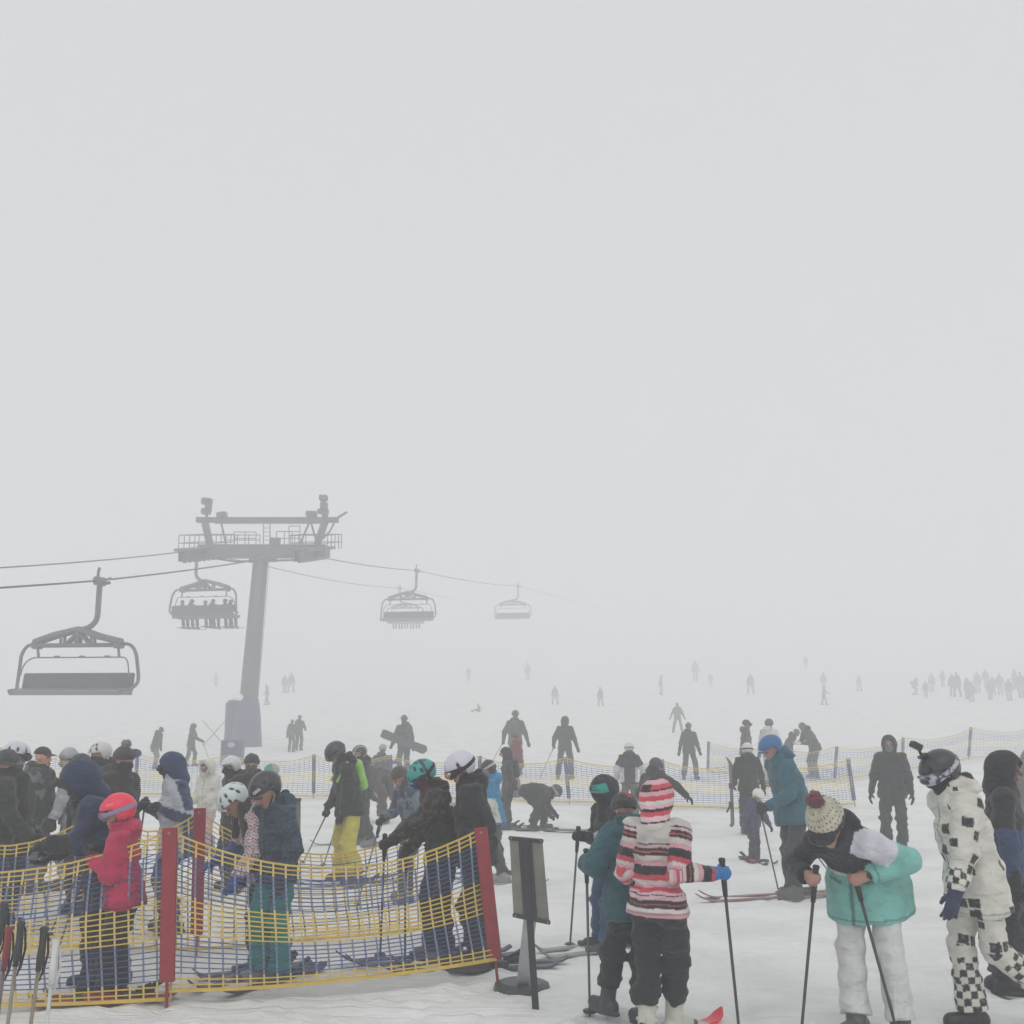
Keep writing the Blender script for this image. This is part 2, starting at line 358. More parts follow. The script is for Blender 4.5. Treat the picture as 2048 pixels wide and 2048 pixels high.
def person(name_label, px=None, py=None, d=None, h=0, pose=None, tier=1, jk=BLACK, tr=BLACK, bt=BLACK, gl=BLACK, head=('hair', BLACK), gog=None, mask=None, skin=SKINC, group=None,
           pack=None, seat=None, short=None, skis=None, pole_col=lin(90, 92, 96), trim=None, lab=True, extra=None, hsol=None):
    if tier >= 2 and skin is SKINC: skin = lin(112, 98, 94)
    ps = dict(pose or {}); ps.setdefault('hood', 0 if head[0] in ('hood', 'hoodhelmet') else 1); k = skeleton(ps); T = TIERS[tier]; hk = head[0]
    topv = {'helmet': .158, 'beanie': .15, 'hair': .132, 'cap': .14, 'hood': .163, 'hoodhelmet': .185}[hk]*k.hs
    top = k.H+topv*np.array((0, 0, 1))*max(.75, k.Ah[2, 2])
    if seat is None:
        if isinstance(d, tuple): d = ground_at(px, d[0]).y
        if hsol is None:
            w = w_at(py, d); g = float(terrain(x_at(px, d, w), d)); s = ps.get('sfix') or (w-g)/top[2]
        else: s = hsol/top[2]; w = None
        rot = Matrix.Rotation(R(h), 3, 'Z'); off = rot@Vector((top[0], top[1], 0))*s
        if w is None: w = CAMH
        X = x_at(px, d, w)-off.x; Y = d-off.y; loc = Vector((X, Y, float(terrain(X, Y))))
    else: s, loc = seat; rot = Matrix.Rotation(R(h), 3, 'Z'); loc = Vector(loc)
    NP[0] += 1
    inv = lambda v: np.array((rot.transposed()@(Vector(v)-loc))/s); again = False
    for n in 'LR':
        a = ps.get('arm'+n)
        if a and 'pix' in a:
            qx, qy, qd = a['pix']; qd = loc.y+(qd or (-.05 if (rot@Vector((1 if n == 'L' else -1, 0, 0))).y < 0 else .05)+(rot@Vector((0, -.28, 0))).y*s); z = w_at(qy, qd); t = inv((x_at(qx, qd, z), qd, z)); S = k.sh[n]; u = t-S; L = np.linalg.norm(u); ps['arm'+n] = dict(a, t=tuple(S+u*max(.2, L-.07)/L)); again = True
        if 'fpix'+n in ps:
            f = ps['fpix'+n]; g = ground_at(*f[:2]); t = inv(g); lift = f[3] if len(f) > 3 else 0; ps['foot'+n] = (t[0], t[1], t[2]+lift, f[2], f[4] if len(f) > 4 else 0); again = True
    if again: k = skeleton(ps)
    root = empty('person', loc, R(h)); tag(root, name_label, 'person', group)
    Wd = lambda v: loc+rot@(Vector(v)*s)
    fold = .026 if tier < 2 else .012
    # --- body: one continuous figure under the clothes
    Pl = head_prims(k)+[limb(k.N-.03*k.Ac[:, 2], k.H-.03*k.Ah[:, 2], .052, .052*k.hs, tag='neck'), cyl(k.J2, k.Ac, -.06, .15, (.15, .1), (.1, .075), tag='core', rnd=.04),
        cyl(k.P, k.Al, -.05, .3, (.13, .095), (.14, .1), tag='core', rnd=.04)]
    bare = ps.get('bare', ''); gi = {}
    for n, sg in (('L', 1), ('R', -1)):
        Pl += [limb(k.sh[n], k.el[n], .045, .04, tag='core'), limb(k.el[n], k.wr[n], .038, .027, tag='core'), limb(k.hip[n], k.kn[n], .075, .055, tag='core'), limb(k.kn[n], k.an[n], .052, .04, tag='core')]
        a = ps.get('arm'+n, {}); y = k.wr[n]-k.el[n]; pose_ = a.get('g', 'relax'); inward = -sg*k.Ac[:, 0]+.2*k.Ac[:, 1]
        if pose_ == 'grip':
            if 'tipl' in a: tipw = Wd((a['tipl'][0], a['tipl'][1], 0)); tipw.z = float(terrain(tipw.x, tipw.y))-.03
            elif 'tip' in a: tipw = ground_at(*a['tip'])-Vector((0, 0, .03))
            else: tipw = None
            tl = np.array((rot.transposed()@(tipw-loc))/s) if tipw is not None else k.wr[n]-np.array((0, 0, 1.))
            upv = k.wr[n]-tl; upv /= np.linalg.norm(upv); yy = y/np.linalg.norm(y)
            if abs(yy@upv) > .75: y = yy-upv*(yy@upv)*.7+(k.Ac[:, 1]*.5)
            nx = -upv
        else: nx = -k.Ac[:, 1]+.15*k.Ac[:, 2]; tipw = None
        if a.get('hd') is not None: y = np.array(a['hd'], float)
        fat = .0098 if n in bare else .0128
        if T['g'] or n in bare:
            hp, G, xx = hand_prims(k.wr[n]+.012*y/np.linalg.norm(y), y, nx, inward, fat, pose_, n not in bare)
            if n in bare:
                for q in hp: q.tag = 'hand'
                Pl += hp
            else:
                garment('glove', hp, T['g'], CLOTH, root, asfn(gl if not isinstance(gl, dict) else gl[n]), s, .006, .002 if tier == 0 else 0, (30, 30, 30))
        else:
            u = y/np.linalg.norm(y); Pl.append(limb(k.wr[n], k.wr[n]+u*.11, .045, .05, tag='glove')); G = k.wr[n]+u*.08
        if tipw is not None: gi[n] = (Wd(G), tipw)
    hcol = skin; 
    def bodycol(r, t, p):
        c = np.tile(np.array(skin, float), (len(p), 1)); st = np.array([str(x) for x in t])
        c[st == 'core'] = BLACK; c[st == 'glove'] = gl if not isinstance(gl, dict) else gl['L']; c[st == 'eye'] = lin(40, 32, 30); c[st == 'lips'] = np.array(skin)*np.array((.85, .55, .55))
        return c
    garment('body', Pl, T['b'], SKIN, root, bodycol, s, .014)
    # --- clothes
    jp = jacket_prims(k, ps); garment('jacket', jp, ps.get('jres', T['j']), ps.get('jmat', CLOTH), root, stitched(asfn(jk), ps.get('hem', .13)) if tier < 2 else asfn(jk), s, .035, ps.get('fold', fold), post=ps.get('jpost'))
    garment('trousers', trouser_prims(k, ps), ps.get('tres', T['t']), CLOTH, root, asfn(tr), s, .03, ps.get('fold', fold)*1.1)
    feet = {}
    for n in 'LR':
        bp, sole, fw, up = boot_prims(k, n, ps if tier == 0 else {}); feet[n] = (sole, fw, up); fp_ = Wd(sole+.06*fw); FEET.append((fp_.x, fp_.y, fp_.z)); bc = bt[n] if isinstance(bt, dict) else bt
        garment('boot', bp, T['bt'], PLAST, root, asfn(bc), s, .012)
    # --- head
    A, H, hs = k.Ah, k.H, k.hs; hq = lambda V: ((V-H)@A)/hs; P = lambda x, f, u: H+A@(np.array((x, f, u))*hs)
    hair = head[-1] if hk == 'hair' else ps.get('hair')
    if hair is not None:
        Q = [ell(P(0, -.022, .045), A, np.array((.086, .098, .092))*hs, cuts=[((0, .5, -.85), .035*hs)]), ell(P(0, -.04, 0), A, np.array((.084, .08, .09))*hs, cuts=[((0, 1, 0), .03)])]
        for q, L in ps.get('locks', []): Q.append(limb(P(*q), P(*q)+np.array(L), .05, .03))
        garment('hair', Q, T['h'], FUZZ, root, const(hair), s, .02, .008, (26, 26, 8))
    if hk in ('helmet', 'hoodhelmet'):
        r = np.array((.118, .143, .126))*hs; c = P(0, -.012, .03); vents = head[2] if len(head) > 2 else []
        Q = [ell(c, A, r, cuts=[((0, .12, -1), -.010*hs)], tag='shell', k=.01), ell(c, A, r*.995, cuts=[((0, 0, -1), .085*hs), ((0, 1, -.25), .012*hs)], tag='shell', k=.01),
             Prim('rc', P(-.07, .118, .036), frame(A[:, 0]), .14*hs, .011, .011, tag='shell', k=.012)]
        vd = np.array([A@np.array((math.sin(a)*math.cos(e), math.cos(a)*math.cos(e), math.sin(e))) for a, e in vents]) if len(vents) else None
        vs = ps.get('ventsize', (.03, .014))
        def vmask(V):
            u = (V-c)@A/r; u = u/np.linalg.norm(u, axis=1)[:, None]; m = np.zeros(len(V))
            for a, e in vents:
                dz = np.array((math.sin(a)*math.cos(e), math.cos(a)*math.cos(e), math.sin(e))); t = np.array((math.cos(a), -math.sin(a), 0)); b = np.cross(t, dz)
                q = np.sqrt(((u@t)/(vs[1]/r[0]))**2+((u@b)/(vs[0]/r[0]))**2); m = np.maximum(m, np.where(u@dz > 0, 1-q, 0))
            return np.clip(m*3, 0, 1)
        def hc(rr, t, V):
            cc = asfn(head[1])(hq(V), t, V); 
            if len(vents): mm = vmask(V)[:, None]; cc = cc*(1-mm)+BLACK*.5*mm
            return cc
        garment('helmet', Q, T['h'], SHELL, root, hc, s, .01, post=(lambda V: vmask(V)*.012) if len(vents) and tier < 2 else None)
        if tier < 2: garment('chin_strap', [limb(P(q*.083, -.005, -.03), P(q*.03, .06, -.128), .007, .007) for q in (1, -1)]+[limb(P(-.03, .06, -.128), P(.03, .06, -.128), .009, .009)], .008, CLOTH, root, const(ps.get('strapc', BLACK)), s, .005)
    if hk == 'beanie':
        Q = [ell(P(0, -.018, .035), A, np.array((.101, .118, .118))*hs, cuts=[((0, .25, -1), -.012*hs)]), ell(P(0, -.018, .035), A, np.array((.1, .116, .12))*hs, cuts=[((0, .25, -1), .022*hs), ((0, -.15, 1), .03)])]
        garment('beanie', Q, T['h'], FUZZ, root, lambda rr, t, V: asfn(head[1])(hq(V), t, V), s, .015, .006, (30, 30, 30))
        if len(head) > 2 and head[2] is not None:
            garment('pompom', [ell(P(0, -.035, .175), A, (.048, .048, .046))], T['h'], FUZZ, root, const(head[2]), s, .01, .016, (60, 60, 60))
    if hk == 'cap':
        Q = [ell(P(0, -.015, .04), A, np.array((.093, .112, .1))*hs, cuts=[((0, .1, -1), -.008*hs)]), ell(P(0, .09, .042), A, np.array((.075, .085, .012))*hs, k=.01)]
        garment('cap', Q, T['h'], CLOTH, root, const(head[1]), s, .012)
    if hk in ('hood', 'hoodhelmet'):
        e = (1.1 if hk == 'hoodhelmet' else .9)*ps.get('hsc', 1)
        Q = [ell(P(0, -.015, .018), A, np.array((.128, .15, .148))*hs*e), limb(k.N-.05*k.Ac[:, 1]+.03*k.Ac[:, 2], P(0, -.03, -.02), .1, .115*hs), ell(P(0, .17, ps.get('openz', -.01)), A, np.array((.088, .13, .108))*hs*e, neg=True), ell(P(0, .07, -.01), A, np.array((.074, .1, .1))*hs, neg=True)]
        garment('hood', Q, T['h'], CLOTH, root, lambda rr, t, V: asfn(head[1])(hq(V), t, V), s, .03, .008, (11, 11, 11))
        if trim is not None:
            ring = [P(.088*math.cos(a), .105-.03*math.cos(2*a), .112*math.sin(a)) for a in np.linspace(0, 2*math.pi, 15)]
            garment('fur_trim', [limb(ring[i], ring[i+1], .026, .026) for i in range(14)], T['h'], FUZZ, root, const(trim), s, .01, .02, (45, 45, 45))
    if mask is not None:
        garment('neck_warmer', [limb(k.N+.01*k.Ac[:, 2], P(0, .005, -.07), .075, .08*hs), limb(P(0, .03, -.02), P(0, .055, -.085), .071*hs, .045*hs), ell(P(0, .09, -.022), A, (.026, .035, .03)),
                ell(P(0, .0, .12), A, (.2, .2, .11), neg=True)], T['h'], CLOTH, root, const(mask), s, .015, .005)
    if gog is not None:
        lens, fr, st = gog[:3]; up = len(gog) > 3; z0 = .115 if up else .014; gt = 0 if up else ps.get('gtilt', .07); f0 = .105 if up else .084; on = hk in ('helmet', 'hoodhelmet')
        rr_ = np.array((.124, .149, .132))*hs if on else np.array((.104, .122, .12))*hs
        gq = [ell(P(0, f0, z0), A, np.array((.086, .058, .046))*hs, cuts=[((0, -1, 0), .02)], tag='frame', k=.006)]
        if hk != 'hood': gq.append(ell(P(0, -.012, .03), A, rr_, cuts=[((0, gt, 1), (z0-.03+.022)*hs), ((0, -gt, -1), -(z0-.03-.014)*hs)], tag='strap', k=.004))
        g = garment('goggles', gq, T['h']*.9, CLOTH, root, (lambda r_, t, V: asfn(st)(hq(V), t, V)*(np.array([x == 'strap' for x in t])[:, None])+np.array(fr)*(np.array([x != 'strap' for x in t])[:, None])), s, .004)
        if g and tier < 2: garment('lens', [ell(P(0, f0+.012, z0), A, np.array((.074, .052, .036))*hs, cuts=[((0, -1, 0), -.012)])], T['h']*.9, LENS, g, const(lens), s, .004)
    if pack is not None:
        c = k.J1-.17*k.Ac[:, 1]+.16*k.Ac[:, 2]
        garment('backpack', [Prim('cyl', c-.2*k.Ac[:, 2], k.Ac, .4, (.155, .085), (.13, .07), rnd=.06)]+[limb(k.sh[n]+.075*k.Ac[:, 2]-.04*k.Ac[:, 1]-sg*.06*k.Ac[:, 0], k.J2+sg*.12*k.Ac[:, 0]+.15*k.Ac[:, 1], .02, .02) for n, sg in (('L', 1), ('R', -1))], T['j'], CLOTH, root, asfn(pack), s, .02, .006)
    # --- things held or worn on the feet
    sh = short or name_label
    for n, (G, tip) in gi.items(): ski_pole(G, tip, f"ski pole in the {'left' if n == 'L' else 'right'} hand of {sh}", pole_col, tier)
    if skis:
        for n in 'LR':
            if n in skis.get('only', 'LR'):
                sole, fw, up = feet[n]; c = Wd(sole); f = (rot@Vector(fw)); f.z = 0; f.normalize(); c.z = c.z-.012 if skis.get('lift') else float(terrain(c.x, c.y))+.014
                ski(c, f, skis.get('len', 1.5)*s/1.0, f"{skis.get('look','dark ski')} under {'left' if n == 'L' else 'right'} boot of {sh}", skis.get('col', BLACK), skis.get('tipc'), skis.get('fwd', .55))
    if extra: extra(root, k, s, Wd, rot)
    return root, k, s, Wd
def ski_pole(G, tip, label, col, tier=1, group='ski poles', grip=BLACK, strap=True, strapc=None):
    ax = (G-tip).normalized(); L = (G-tip).length; o = empty('ski_pole', tip); tag(o, label, 'ski pole', group)
    q = Matrix(frame(ax).tolist()); p = lambda z, a=0, r=0: q@Vector((r*math.cos(a), r*math.sin(a), z))
    n = 8 if tier < 2 else 5
    MB().tube([p(0), p(.05), p(L-.1)], [.004, .0085, .0095], col, n).build('shaft', METAL, o, True)
    MB().tube([p(L-.13), p(L-.06), p(L), p(L+.05), p(L+.075), p(L+.085)], [.014, .017, .015, .017, .022, .014], grip, n).build('grip', PLAST, o, True)
    if tier < 2:
        MB().tube([p(.05), p(.055), p(.066), p(.072)], [.012, .044, .046, .012], BLACK, 12).build('basket', PLAST, o, True)
        if strap:
            a = math.atan2(*(q.transposed()@Vector((0, 0, -1))).xy[::-1]) if False else 1.2
            pts = [p(L+.06, a, .015), p(L+.05, a, .035), p(L-.04, a, .052), p(L-.13, a+.2, .046), p(L-.17, a+.3, .028), p(L-.12, a+.1, .035), p(L+.04, a, .02)]
            MB().tube(pts, .0032, BLACK if strapc is None else strapc, 5, flat=2.4).build('strap', CLOTH, o, True)
    return o
def ski(c, f, L, label, col, tipc=None, fwd=.55, group='skis on the snow', w=.045, name='ski'):
    o = empty(name, c, math.atan2(f.y, f.x)); tag(o, label, 'ski' if name == 'ski' else 'snowboard', group)
    V = []; F = []; C = []; n = 26; x0 = -L*(1-fwd)
    for i in range(n+1):
        t = i/n; x = x0+L*t; ww = w*(1-.28*math.sin(math.pi*t)) if name == 'ski' else w*(1-.12*math.sin(math.pi*t)); e = max(0, (t-.9)/.1); b = max(0, (.06-t)/.06)
        ww *= math.sqrt(max(1-e**2.2*.97, .02))*(1-b*.25); z = .085*max(0, (t-.88)/.12)**1.8*min(1, L/1.3)+.03*b**2
        for y, dz in ((-ww, 0), (ww, 0), (ww, .014), (-ww, .014)): V.append((x, y, z+dz)); C.append(tipc if tipc is not None and t > .8 else col)
        if i: a = 4*(i-1); F += [(a+k_, a+(k_+1) % 4, a+4+(k_+1) % 4, a+4+k_) for k_ in range(4)]
    F += [(3, 2, 1, 0), (4*n, 4*n+1, 4*n+2, 4*n+3)]
    mesh_obj('blade', V, F, PLAST, o, np.array(C), False)
    MB().box((.15, 0, .03), (.09, .06, .035), lin(70, 72, 75), bev=.008).build('toe_binding', PLAST, o)
    MB().box((-.17, 0, .035), (.12, .058, .05), lin(60, 62, 66), bev=.01).tube([(-.2, 0, .05), (-.25, 0, .08), (-.29, 0, .1)], [.02, .018, .014], BLACK, 6).build('heel_binding', PLAST, o)
    return o
# ------------------------------------------------------------------ clothing colours and patterns
def rnd(i, j, sd=0): return (np.sin(i*127.1+j*311.7+sd*74.7)*43758.5453) % 1
def arcs(r, t):
    x = r[:, 0].copy(); y = r[:, 1]; st = np.array([str(q) for q in t]); lim = np.array([q[:3] in ('sle', 'leg') for q in st])
    off = np.where(np.array([q.endswith('L') for q in st]), 1, -1)*np.where(np.array([q[:3] == 'sle' for q in st]), .3, .1); x = np.where(lim, x-off, x)
    return np.arctan2(x, y+1e-6)*np.where(lim, .075, .17), r[:, 2], st, lim
def checker(r, t, p):
    u, v, st, lim = arcs(r, t); cs = .043; c = np.tile(lin(212, 209, 200), (len(r), 1)); iu, iv = np.floor(u/cs), np.floor(v/cs); fu, fv = u/cs-iu, v/cs-iv
    leg = np.array([q[:3] == 'leg' for q in st]); slv = np.array([q[:3] == 'sle' for q in st])
    full = (leg & (v < .42)) | (slv & (v < 1.0)) | (leg & (v > .68)); dens = np.where(full, .5, .0)
    on = ((iu+iv) % 2 == 0) & full & (rnd(iu, iv, 3) > .18)
    cs2 = .07; ju, jv = np.floor(u/cs2+.3), np.floor(v/cs2); gu, gv = u/cs2+.3-ju, v/cs2-jv
    on2 = (~full) & (rnd(ju, jv, 5) > .83) & (gu > .08) & (gv > .08) & (gu < .94) & (gv < .94)
    pr = noise(np.stack((u*90, v*90, u*0+4), 1)); c[on | on2] = lin(48, 48, 52); c[(on | on2) & (pr > .55)] = lin(120, 120, 122)
    return c
STR = [(1.36, lin(208, 203, 197)), (1.245, lin(208, 203, 197)), (1.235, lin(60, 44, 50)), (1.215, lin(226, 190, 196)), (1.195, lin(66, 46, 52)), (1.185, lin(190, 90, 96)), (1.165, lin(60, 46, 54)),
       (1.13, lin(210, 202, 198)), (1.095, lin(216, 162, 172)), (1.035, lin(52, 48, 60)), (1.0, lin(198, 72, 86)), (.975, lin(212, 202, 198)), (.955, lin(216, 162, 172)), (.93, lin(196, 70, 84)),
       (.915, lin(226, 186, 194)), (.908, lin(60, 46, 54)), (.88, lin(226, 186, 192)), (.855, lin(64, 46, 54)), (.845, lin(170, 84, 90)), (.825, lin(60, 46, 54)), (.80, lin(222, 214, 208)),
       (.765, lin(218, 164, 174)), (.70, lin(54, 50, 62)), (.67, lin(200, 72, 88)), (.645, lin(222, 214, 206)), (.0, lin(218, 166, 176))]
def stripes(r, t, p):
    z = r[:, 2]+.004*np.sin(r[:, 0]*25); c = np.tile(STR[0][1], (len(r), 1)); yoke = np.array([str(x) == 'yoke' for x in t])
    slv = np.array([str(x)[:3] == 'sle' for x in t]); z = np.where(slv, z-.19, z-.085)
    hi = 9
    for lo, cc in STR:
        m = (z < hi) & (z >= lo); c[m] = cc; hi = lo
    c[(z > 1.245) & ~slv] = STR[0][1]; c[yoke] = STR[0][1]; return c*.86
def hoodstripes(q, t, p):
    z = q[:, 2]*1.15-.25*q[:, 1]; c = np.zeros((len(q), 3)); B = [(.17, (60, 46, 54)), (.135, (218, 168, 178)), (.10, (198, 72, 86)), (.085, (60, 46, 54)), (.05, (218, 164, 174)), (.01, (200, 72, 88)), (-.02, (222, 214, 206)), (-.05, (226, 182, 190)), (-.075, (60, 46, 54)), (-.11, (198, 72, 86)), (-.15, (224, 190, 196)), (-.165, (60, 46, 54)), (-9, (222, 214, 206))]
    hi = 9
    for lo, cc in B: c[(z < hi) & (z >= lo)] = lin(*cc); hi = lo
    patch = (np.abs(q[:, 0]+.0) < .045) & (q[:, 2] > .05) & (q[:, 2] < .095) & (q[:, 1] < 0); c[patch] = lin(46, 46, 52); return c
def mint(r, t, p):
    z = r[:, 2]; st = np.array([str(x) for x in t]); c = np.tile(lin(124, 187, 179), (len(r), 1))
    zz = z+.10*np.abs(r[:, 0])+.0; w = lin(206, 206, 216); n = lin(44, 48, 60)
    zz = zz-.22*r[:, 0]*(st != 'sleeveL'); c[(zz > 1.22)] = w; c[(zz > 1.29)] = n
    c[(st == 'sleeveR')] = n; c[(st == 'sleeveL') & (z > 1.27)] = w; c[(st == 'sleeveL') & (z <= 1.27)] = lin(124, 187, 179)
    c[(st == 'yoke')] = w; c[(st == 'yoke') & (p[:, 0] < .03)] = n; c[st == 'collar'] = n
    hd = st == 'hood'; c[hd] = n; c[hd & (np.abs(r[:, 0]) < .035)] = lin(124, 187, 179); return c
def two(top, bot, z0, mid=None, z1=None, sleeve=None, cuff=None):
    def f(r, t, p):
        c = np.tile(bot, (len(r), 1)).astype(float); st = np.array([str(x)[:3] for x in t])
        c[r[:, 2] > z0] = top
        if mid is not None: c[(r[:, 2] > z1) & (r[:, 2] <= z0)] = mid
        if sleeve is not None: c[st == 'sle'] = sleeve
        if cuff is not None: c[(st == 'sle') & (r[:, 2] < 1.12)] = cuff
        return c
    return f
def mottled(a, b, sc=30, th=.15, c3=None):
    def f(r, t, p):
        n = noise(p*sc+5)+.5*noise(p*sc*2.3+2); c = np.where((n > th)[:, None], b, a)
        if c3 is not None: c[n < -.45] = c3
        return c
    return f
def tweed(a, b, w=.012):
    def f(r, t, p):
        u, v, st, lim = arcs(r, t); m = (np.sin(u/w*3.14)*np.sin(v/w*3.14) > .1); n = noise(p*70) > .0
        return np.where((m ^ n)[:, None], a, b)
    return f
def sides(front, back, sl=None):
    def f(r, t, p):
        st = np.array([str(x)[:3] for x in t]); c = np.where((r[:, 1] > -.02)[:, None], front, back); m = st == 'sle'
        if sl is not None: c[m] = np.where((r[m, 1] > .015)[:, None], front, sl)
        return c
    return f
def whitepanel(base, pan):
    def f(r, t, p):
        c = np.tile(base, (len(r), 1)); st = np.array([str(x)[:3] for x in t]); m = (st != 'sle') & (np.abs(r[:, 0]) > .13) & (r[:, 2] < 1.2) & (r[:, 2] > .86); c[m] = pan; c[(st == 'sle') & (r[:, 2] < 1.2) & (r[:, 1] < 0)] = pan; return c
    return f
def zigzag(r, t, p):
    u, v, st, lim = arcs(r, t); z = (v+.02*np.abs(((u/.05) % 1)-.5)*2) % .06; c = np.tile(lin(206, 204, 206), (len(r), 1)); c[z < .014] = lin(196, 84, 108); c[(z > .03) & (z < .04)] = lin(80, 74, 84); return c
def d1jacket(r, t, p):
    st = np.array([str(x)[:3] for x in t]); z = r[:, 2]+.35*np.abs(r[:, 0]); c = np.tile(lin(88, 176, 150), (len(r), 1)); c[z > 1.16] = lin(208, 210, 216); c[z > 1.25] = lin(40, 44, 56); c[st == 'sle'] = lin(40, 44, 56); return c
NAVY = lin(38, 42, 56); CHAR = lin(38, 39, 43); OLIVE = lin(50, 54, 50); GREY = lin(96, 98, 100); DK = lin(36, 37, 41); WHITE = lin(214, 214, 212); PURP = lin(62, 60, 84); BROWN = lin(84, 68, 62)
PAD = lambda **k: k
DOWN = dict(t=(.3, -.05, .86)); DOWNR = dict(t=(-.3, -.05, .86))
def A(x, y, z, **k): return dict(t=(x, y, z), **k)
def pose(lean=4, hp=8, **k): return dict(lean=lean, hp=hp, **k)
vent_p = [(a, e) for a in (-1.2, -.5, .5, 1.2) for e in (.5, 1.0)]
vent_r = [(a+.3*(e > .7), e) for a in (-2.6, -1.9, -1.2, -.5, .2, .9, 1.6, 2.3) for e in (.35, .85, 1.25)]
vent_s = [(s_*a, e) for s_ in (1, -1) for a, e in ((.25, .75), (.7, .35), (1.3, .7), (1.5, .25), (2.3, .7))]
def text_mesh(txt, size, name='lettering'):
    cu = bpy.data.curves.new(name, 'FONT'); cu.body = txt; cu.size = size; cu.align_x = 'CENTER'; cu.align_y = 'CENTER'; cu.offset = .0; cu.extrude = 0; cu.resolution_u = 4
    o = bpy.data.objects.new(name, cu); COL.objects.link(o); dg = bpy.context.evaluated_depsgraph_get(); me = o.evaluated_get(dg).to_mesh()
    V = np.array([v.co[:] for v in me.vertices]); F = [tuple(p.vertices) for p in me.polygons]; bpy.data.objects.remove(o); bpy.data.curves.remove(cu); return V, F
def helmet_text(root, k, s, txt, az, el, size, col, flip=1, tilt=0):
    V, F = text_mesh(txt, size); hs = k.hs; r = np.array((.118, .143, .126))*hs; c = k.H+k.Ah@(np.array((0, -.012, .03))*hs)
    d = np.array((math.sin(az)*math.cos(el), math.cos(az)*math.cos(el), math.sin(el))); t = np.array((math.cos(az), -math.sin(az), 0)); b = np.cross(t, d); b = b if b[2] > 0 else -b
    ct, st_ = math.cos(tilt), math.sin(tilt); out = []
    for v in V:
        q = d*r+t*(v[0]*ct-v[1]*st_)+b*(v[0]*st_+v[1]*ct); u = q/r; u = u/np.linalg.norm(u)
        out.append((c+k.Ah@(u*r*1.022))*s)
    mesh_obj('lettering', out, F, CLOTH, root, np.tile(col, (len(out), 1)), False)
def helmet_mark(root, k, s, az, el):
    hs = k.hs; r = np.array((.118, .143, .126))*hs; c = k.H+k.Ah@(np.array((0, -.012, .03))*hs); d = np.array((math.sin(az)*math.cos(el), math.cos(az)*math.cos(el), math.sin(el))); t = np.array((math.cos(az), -math.sin(az), 0)); b = np.cross(t, d); V = []; F = []; C = []
    for cx, cy, w, h, col, l in ((-.022, -.006, .02, .014, (190, 192, 198), 1.02), (.0, .0, .022, .012, (190, 192, 198), 1.02), (.022, .007, .018, .014, (190, 192, 198), 1.02), (-.02, -.004, .008, .003, (80, 80, 86), 1.026), (.016, .004, .01, .003, (80, 80, 86), 1.026)):
        o = len(V)
        for i in range(12):
            a = i*math.pi/6; q = d*r+t*(cx+w*math.cos(a))+b*(cy+h*math.sin(a)); u = q/r; u /= np.linalg.norm(u); V.append((c+k.Ah@(u*r*l))*s); C.append(lin(*col))
        F.append(tuple(range(o, o+12)))
    mesh_obj('emblem', V, F, CLOTH, root, np.array(C), False)
def chest_patch(root, k, s, x, z, w, h, col, back=False, name='badge'):
    f = -1 if back else 1; P0 = k.J2+k.Ac@np.array((x, f*.165, z)); m = MB(); m.box(P0*s, (w*s, .05*s, h*s), col, Matrix(axes(0).tolist()) if False else Matrix(k.Ac.tolist()), .003); m.build(name, CLOTH, root)
QUEUE = 'skiers in the lift queue'; RIGHTG = 'skiers gathering beside the lift queue'; SLOPE = 'skiers spread out on the foggy slope'
# ---------------- foreground, right
def cam_extra(root, k, s, Wd, rot):
    A_, H = k.Ah, k.H; P = lambda x, f, u: Vector((H+A_@np.array((x, f, u)))*s); fr = Matrix(np.array((A_[:, 0], A_[:, 1], A_[:, 2])).T.tolist())
    m = MB(); m.box(P(0, .045, .158), (.045, .06, .022), BLACK, fr, .006); m.tube([P(0, .045, .16), P(0, .05, .185), P(0, .045, .205)], [.012, .009, .009], BLACK, 8)
    q = fr@Matrix.Rotation(R(-35), 3, 'X'); m.box(P(0, .05, .238), (.056, .04, .07), lin(46, 50, 48), q, .006); m.tube([P(0, .06, .25), P(0, .085, .262)], .012, BLACK, 10); m.build('helmet_camera', PLAST, root)
person('Person in a white suit with black check print, camera on the black helmet', 1878, 1503, (2062,), -83, pose(13, 20, wide=1.06, puff=1.12, armL=dict(t=(.27, -.27, .86), hint=(.4, .8, -.2)), armR=dict(t=(-.22, .0, .9), hint=(-.3, .8, -.2)),
    footL=(.1, .40, .16, 0, 38), fpixR=(1930, 2074, 0), hem=.24, fold=.019, jres=.0085, tres=.0085, gtilt=.22), 0, checker, checker, BLACK, lin(44, 60, 100), ('helmet', lin(38, 40, 46), vent_s[:2]),
    (lin(60, 66, 74), lin(176, 178, 190), mottled(lin(186, 188, 198), lin(70, 72, 84), 60, .1)), BLACK, extra=cam_extra, short='the skier in the check print suit')
def pom_extra(root, k, s, Wd, rot): pass
def polka(q, t, p):
    c = np.tile(lin(222, 216, 192), (len(q), 1)); a = np.arctan2(q[:, 0], q[:, 1]); r_ = .105; u = a*r_/.028; v = q[:, 2]/.026; iv = np.floor(v); u = u+.5*(iv % 2); fu, fv = u-np.floor(u)-.5, v-iv-.5
    c[(fu*fu+fv*fv < .035) & (q[:, 2] > .02)] = lin(84, 74, 62); c[q[:, 2] < .012] = lin(60, 58, 60); c[(q[:, 2] < .02) & (np.abs(q[:, 0]) > .085)] = lin(120, 42, 56); return c
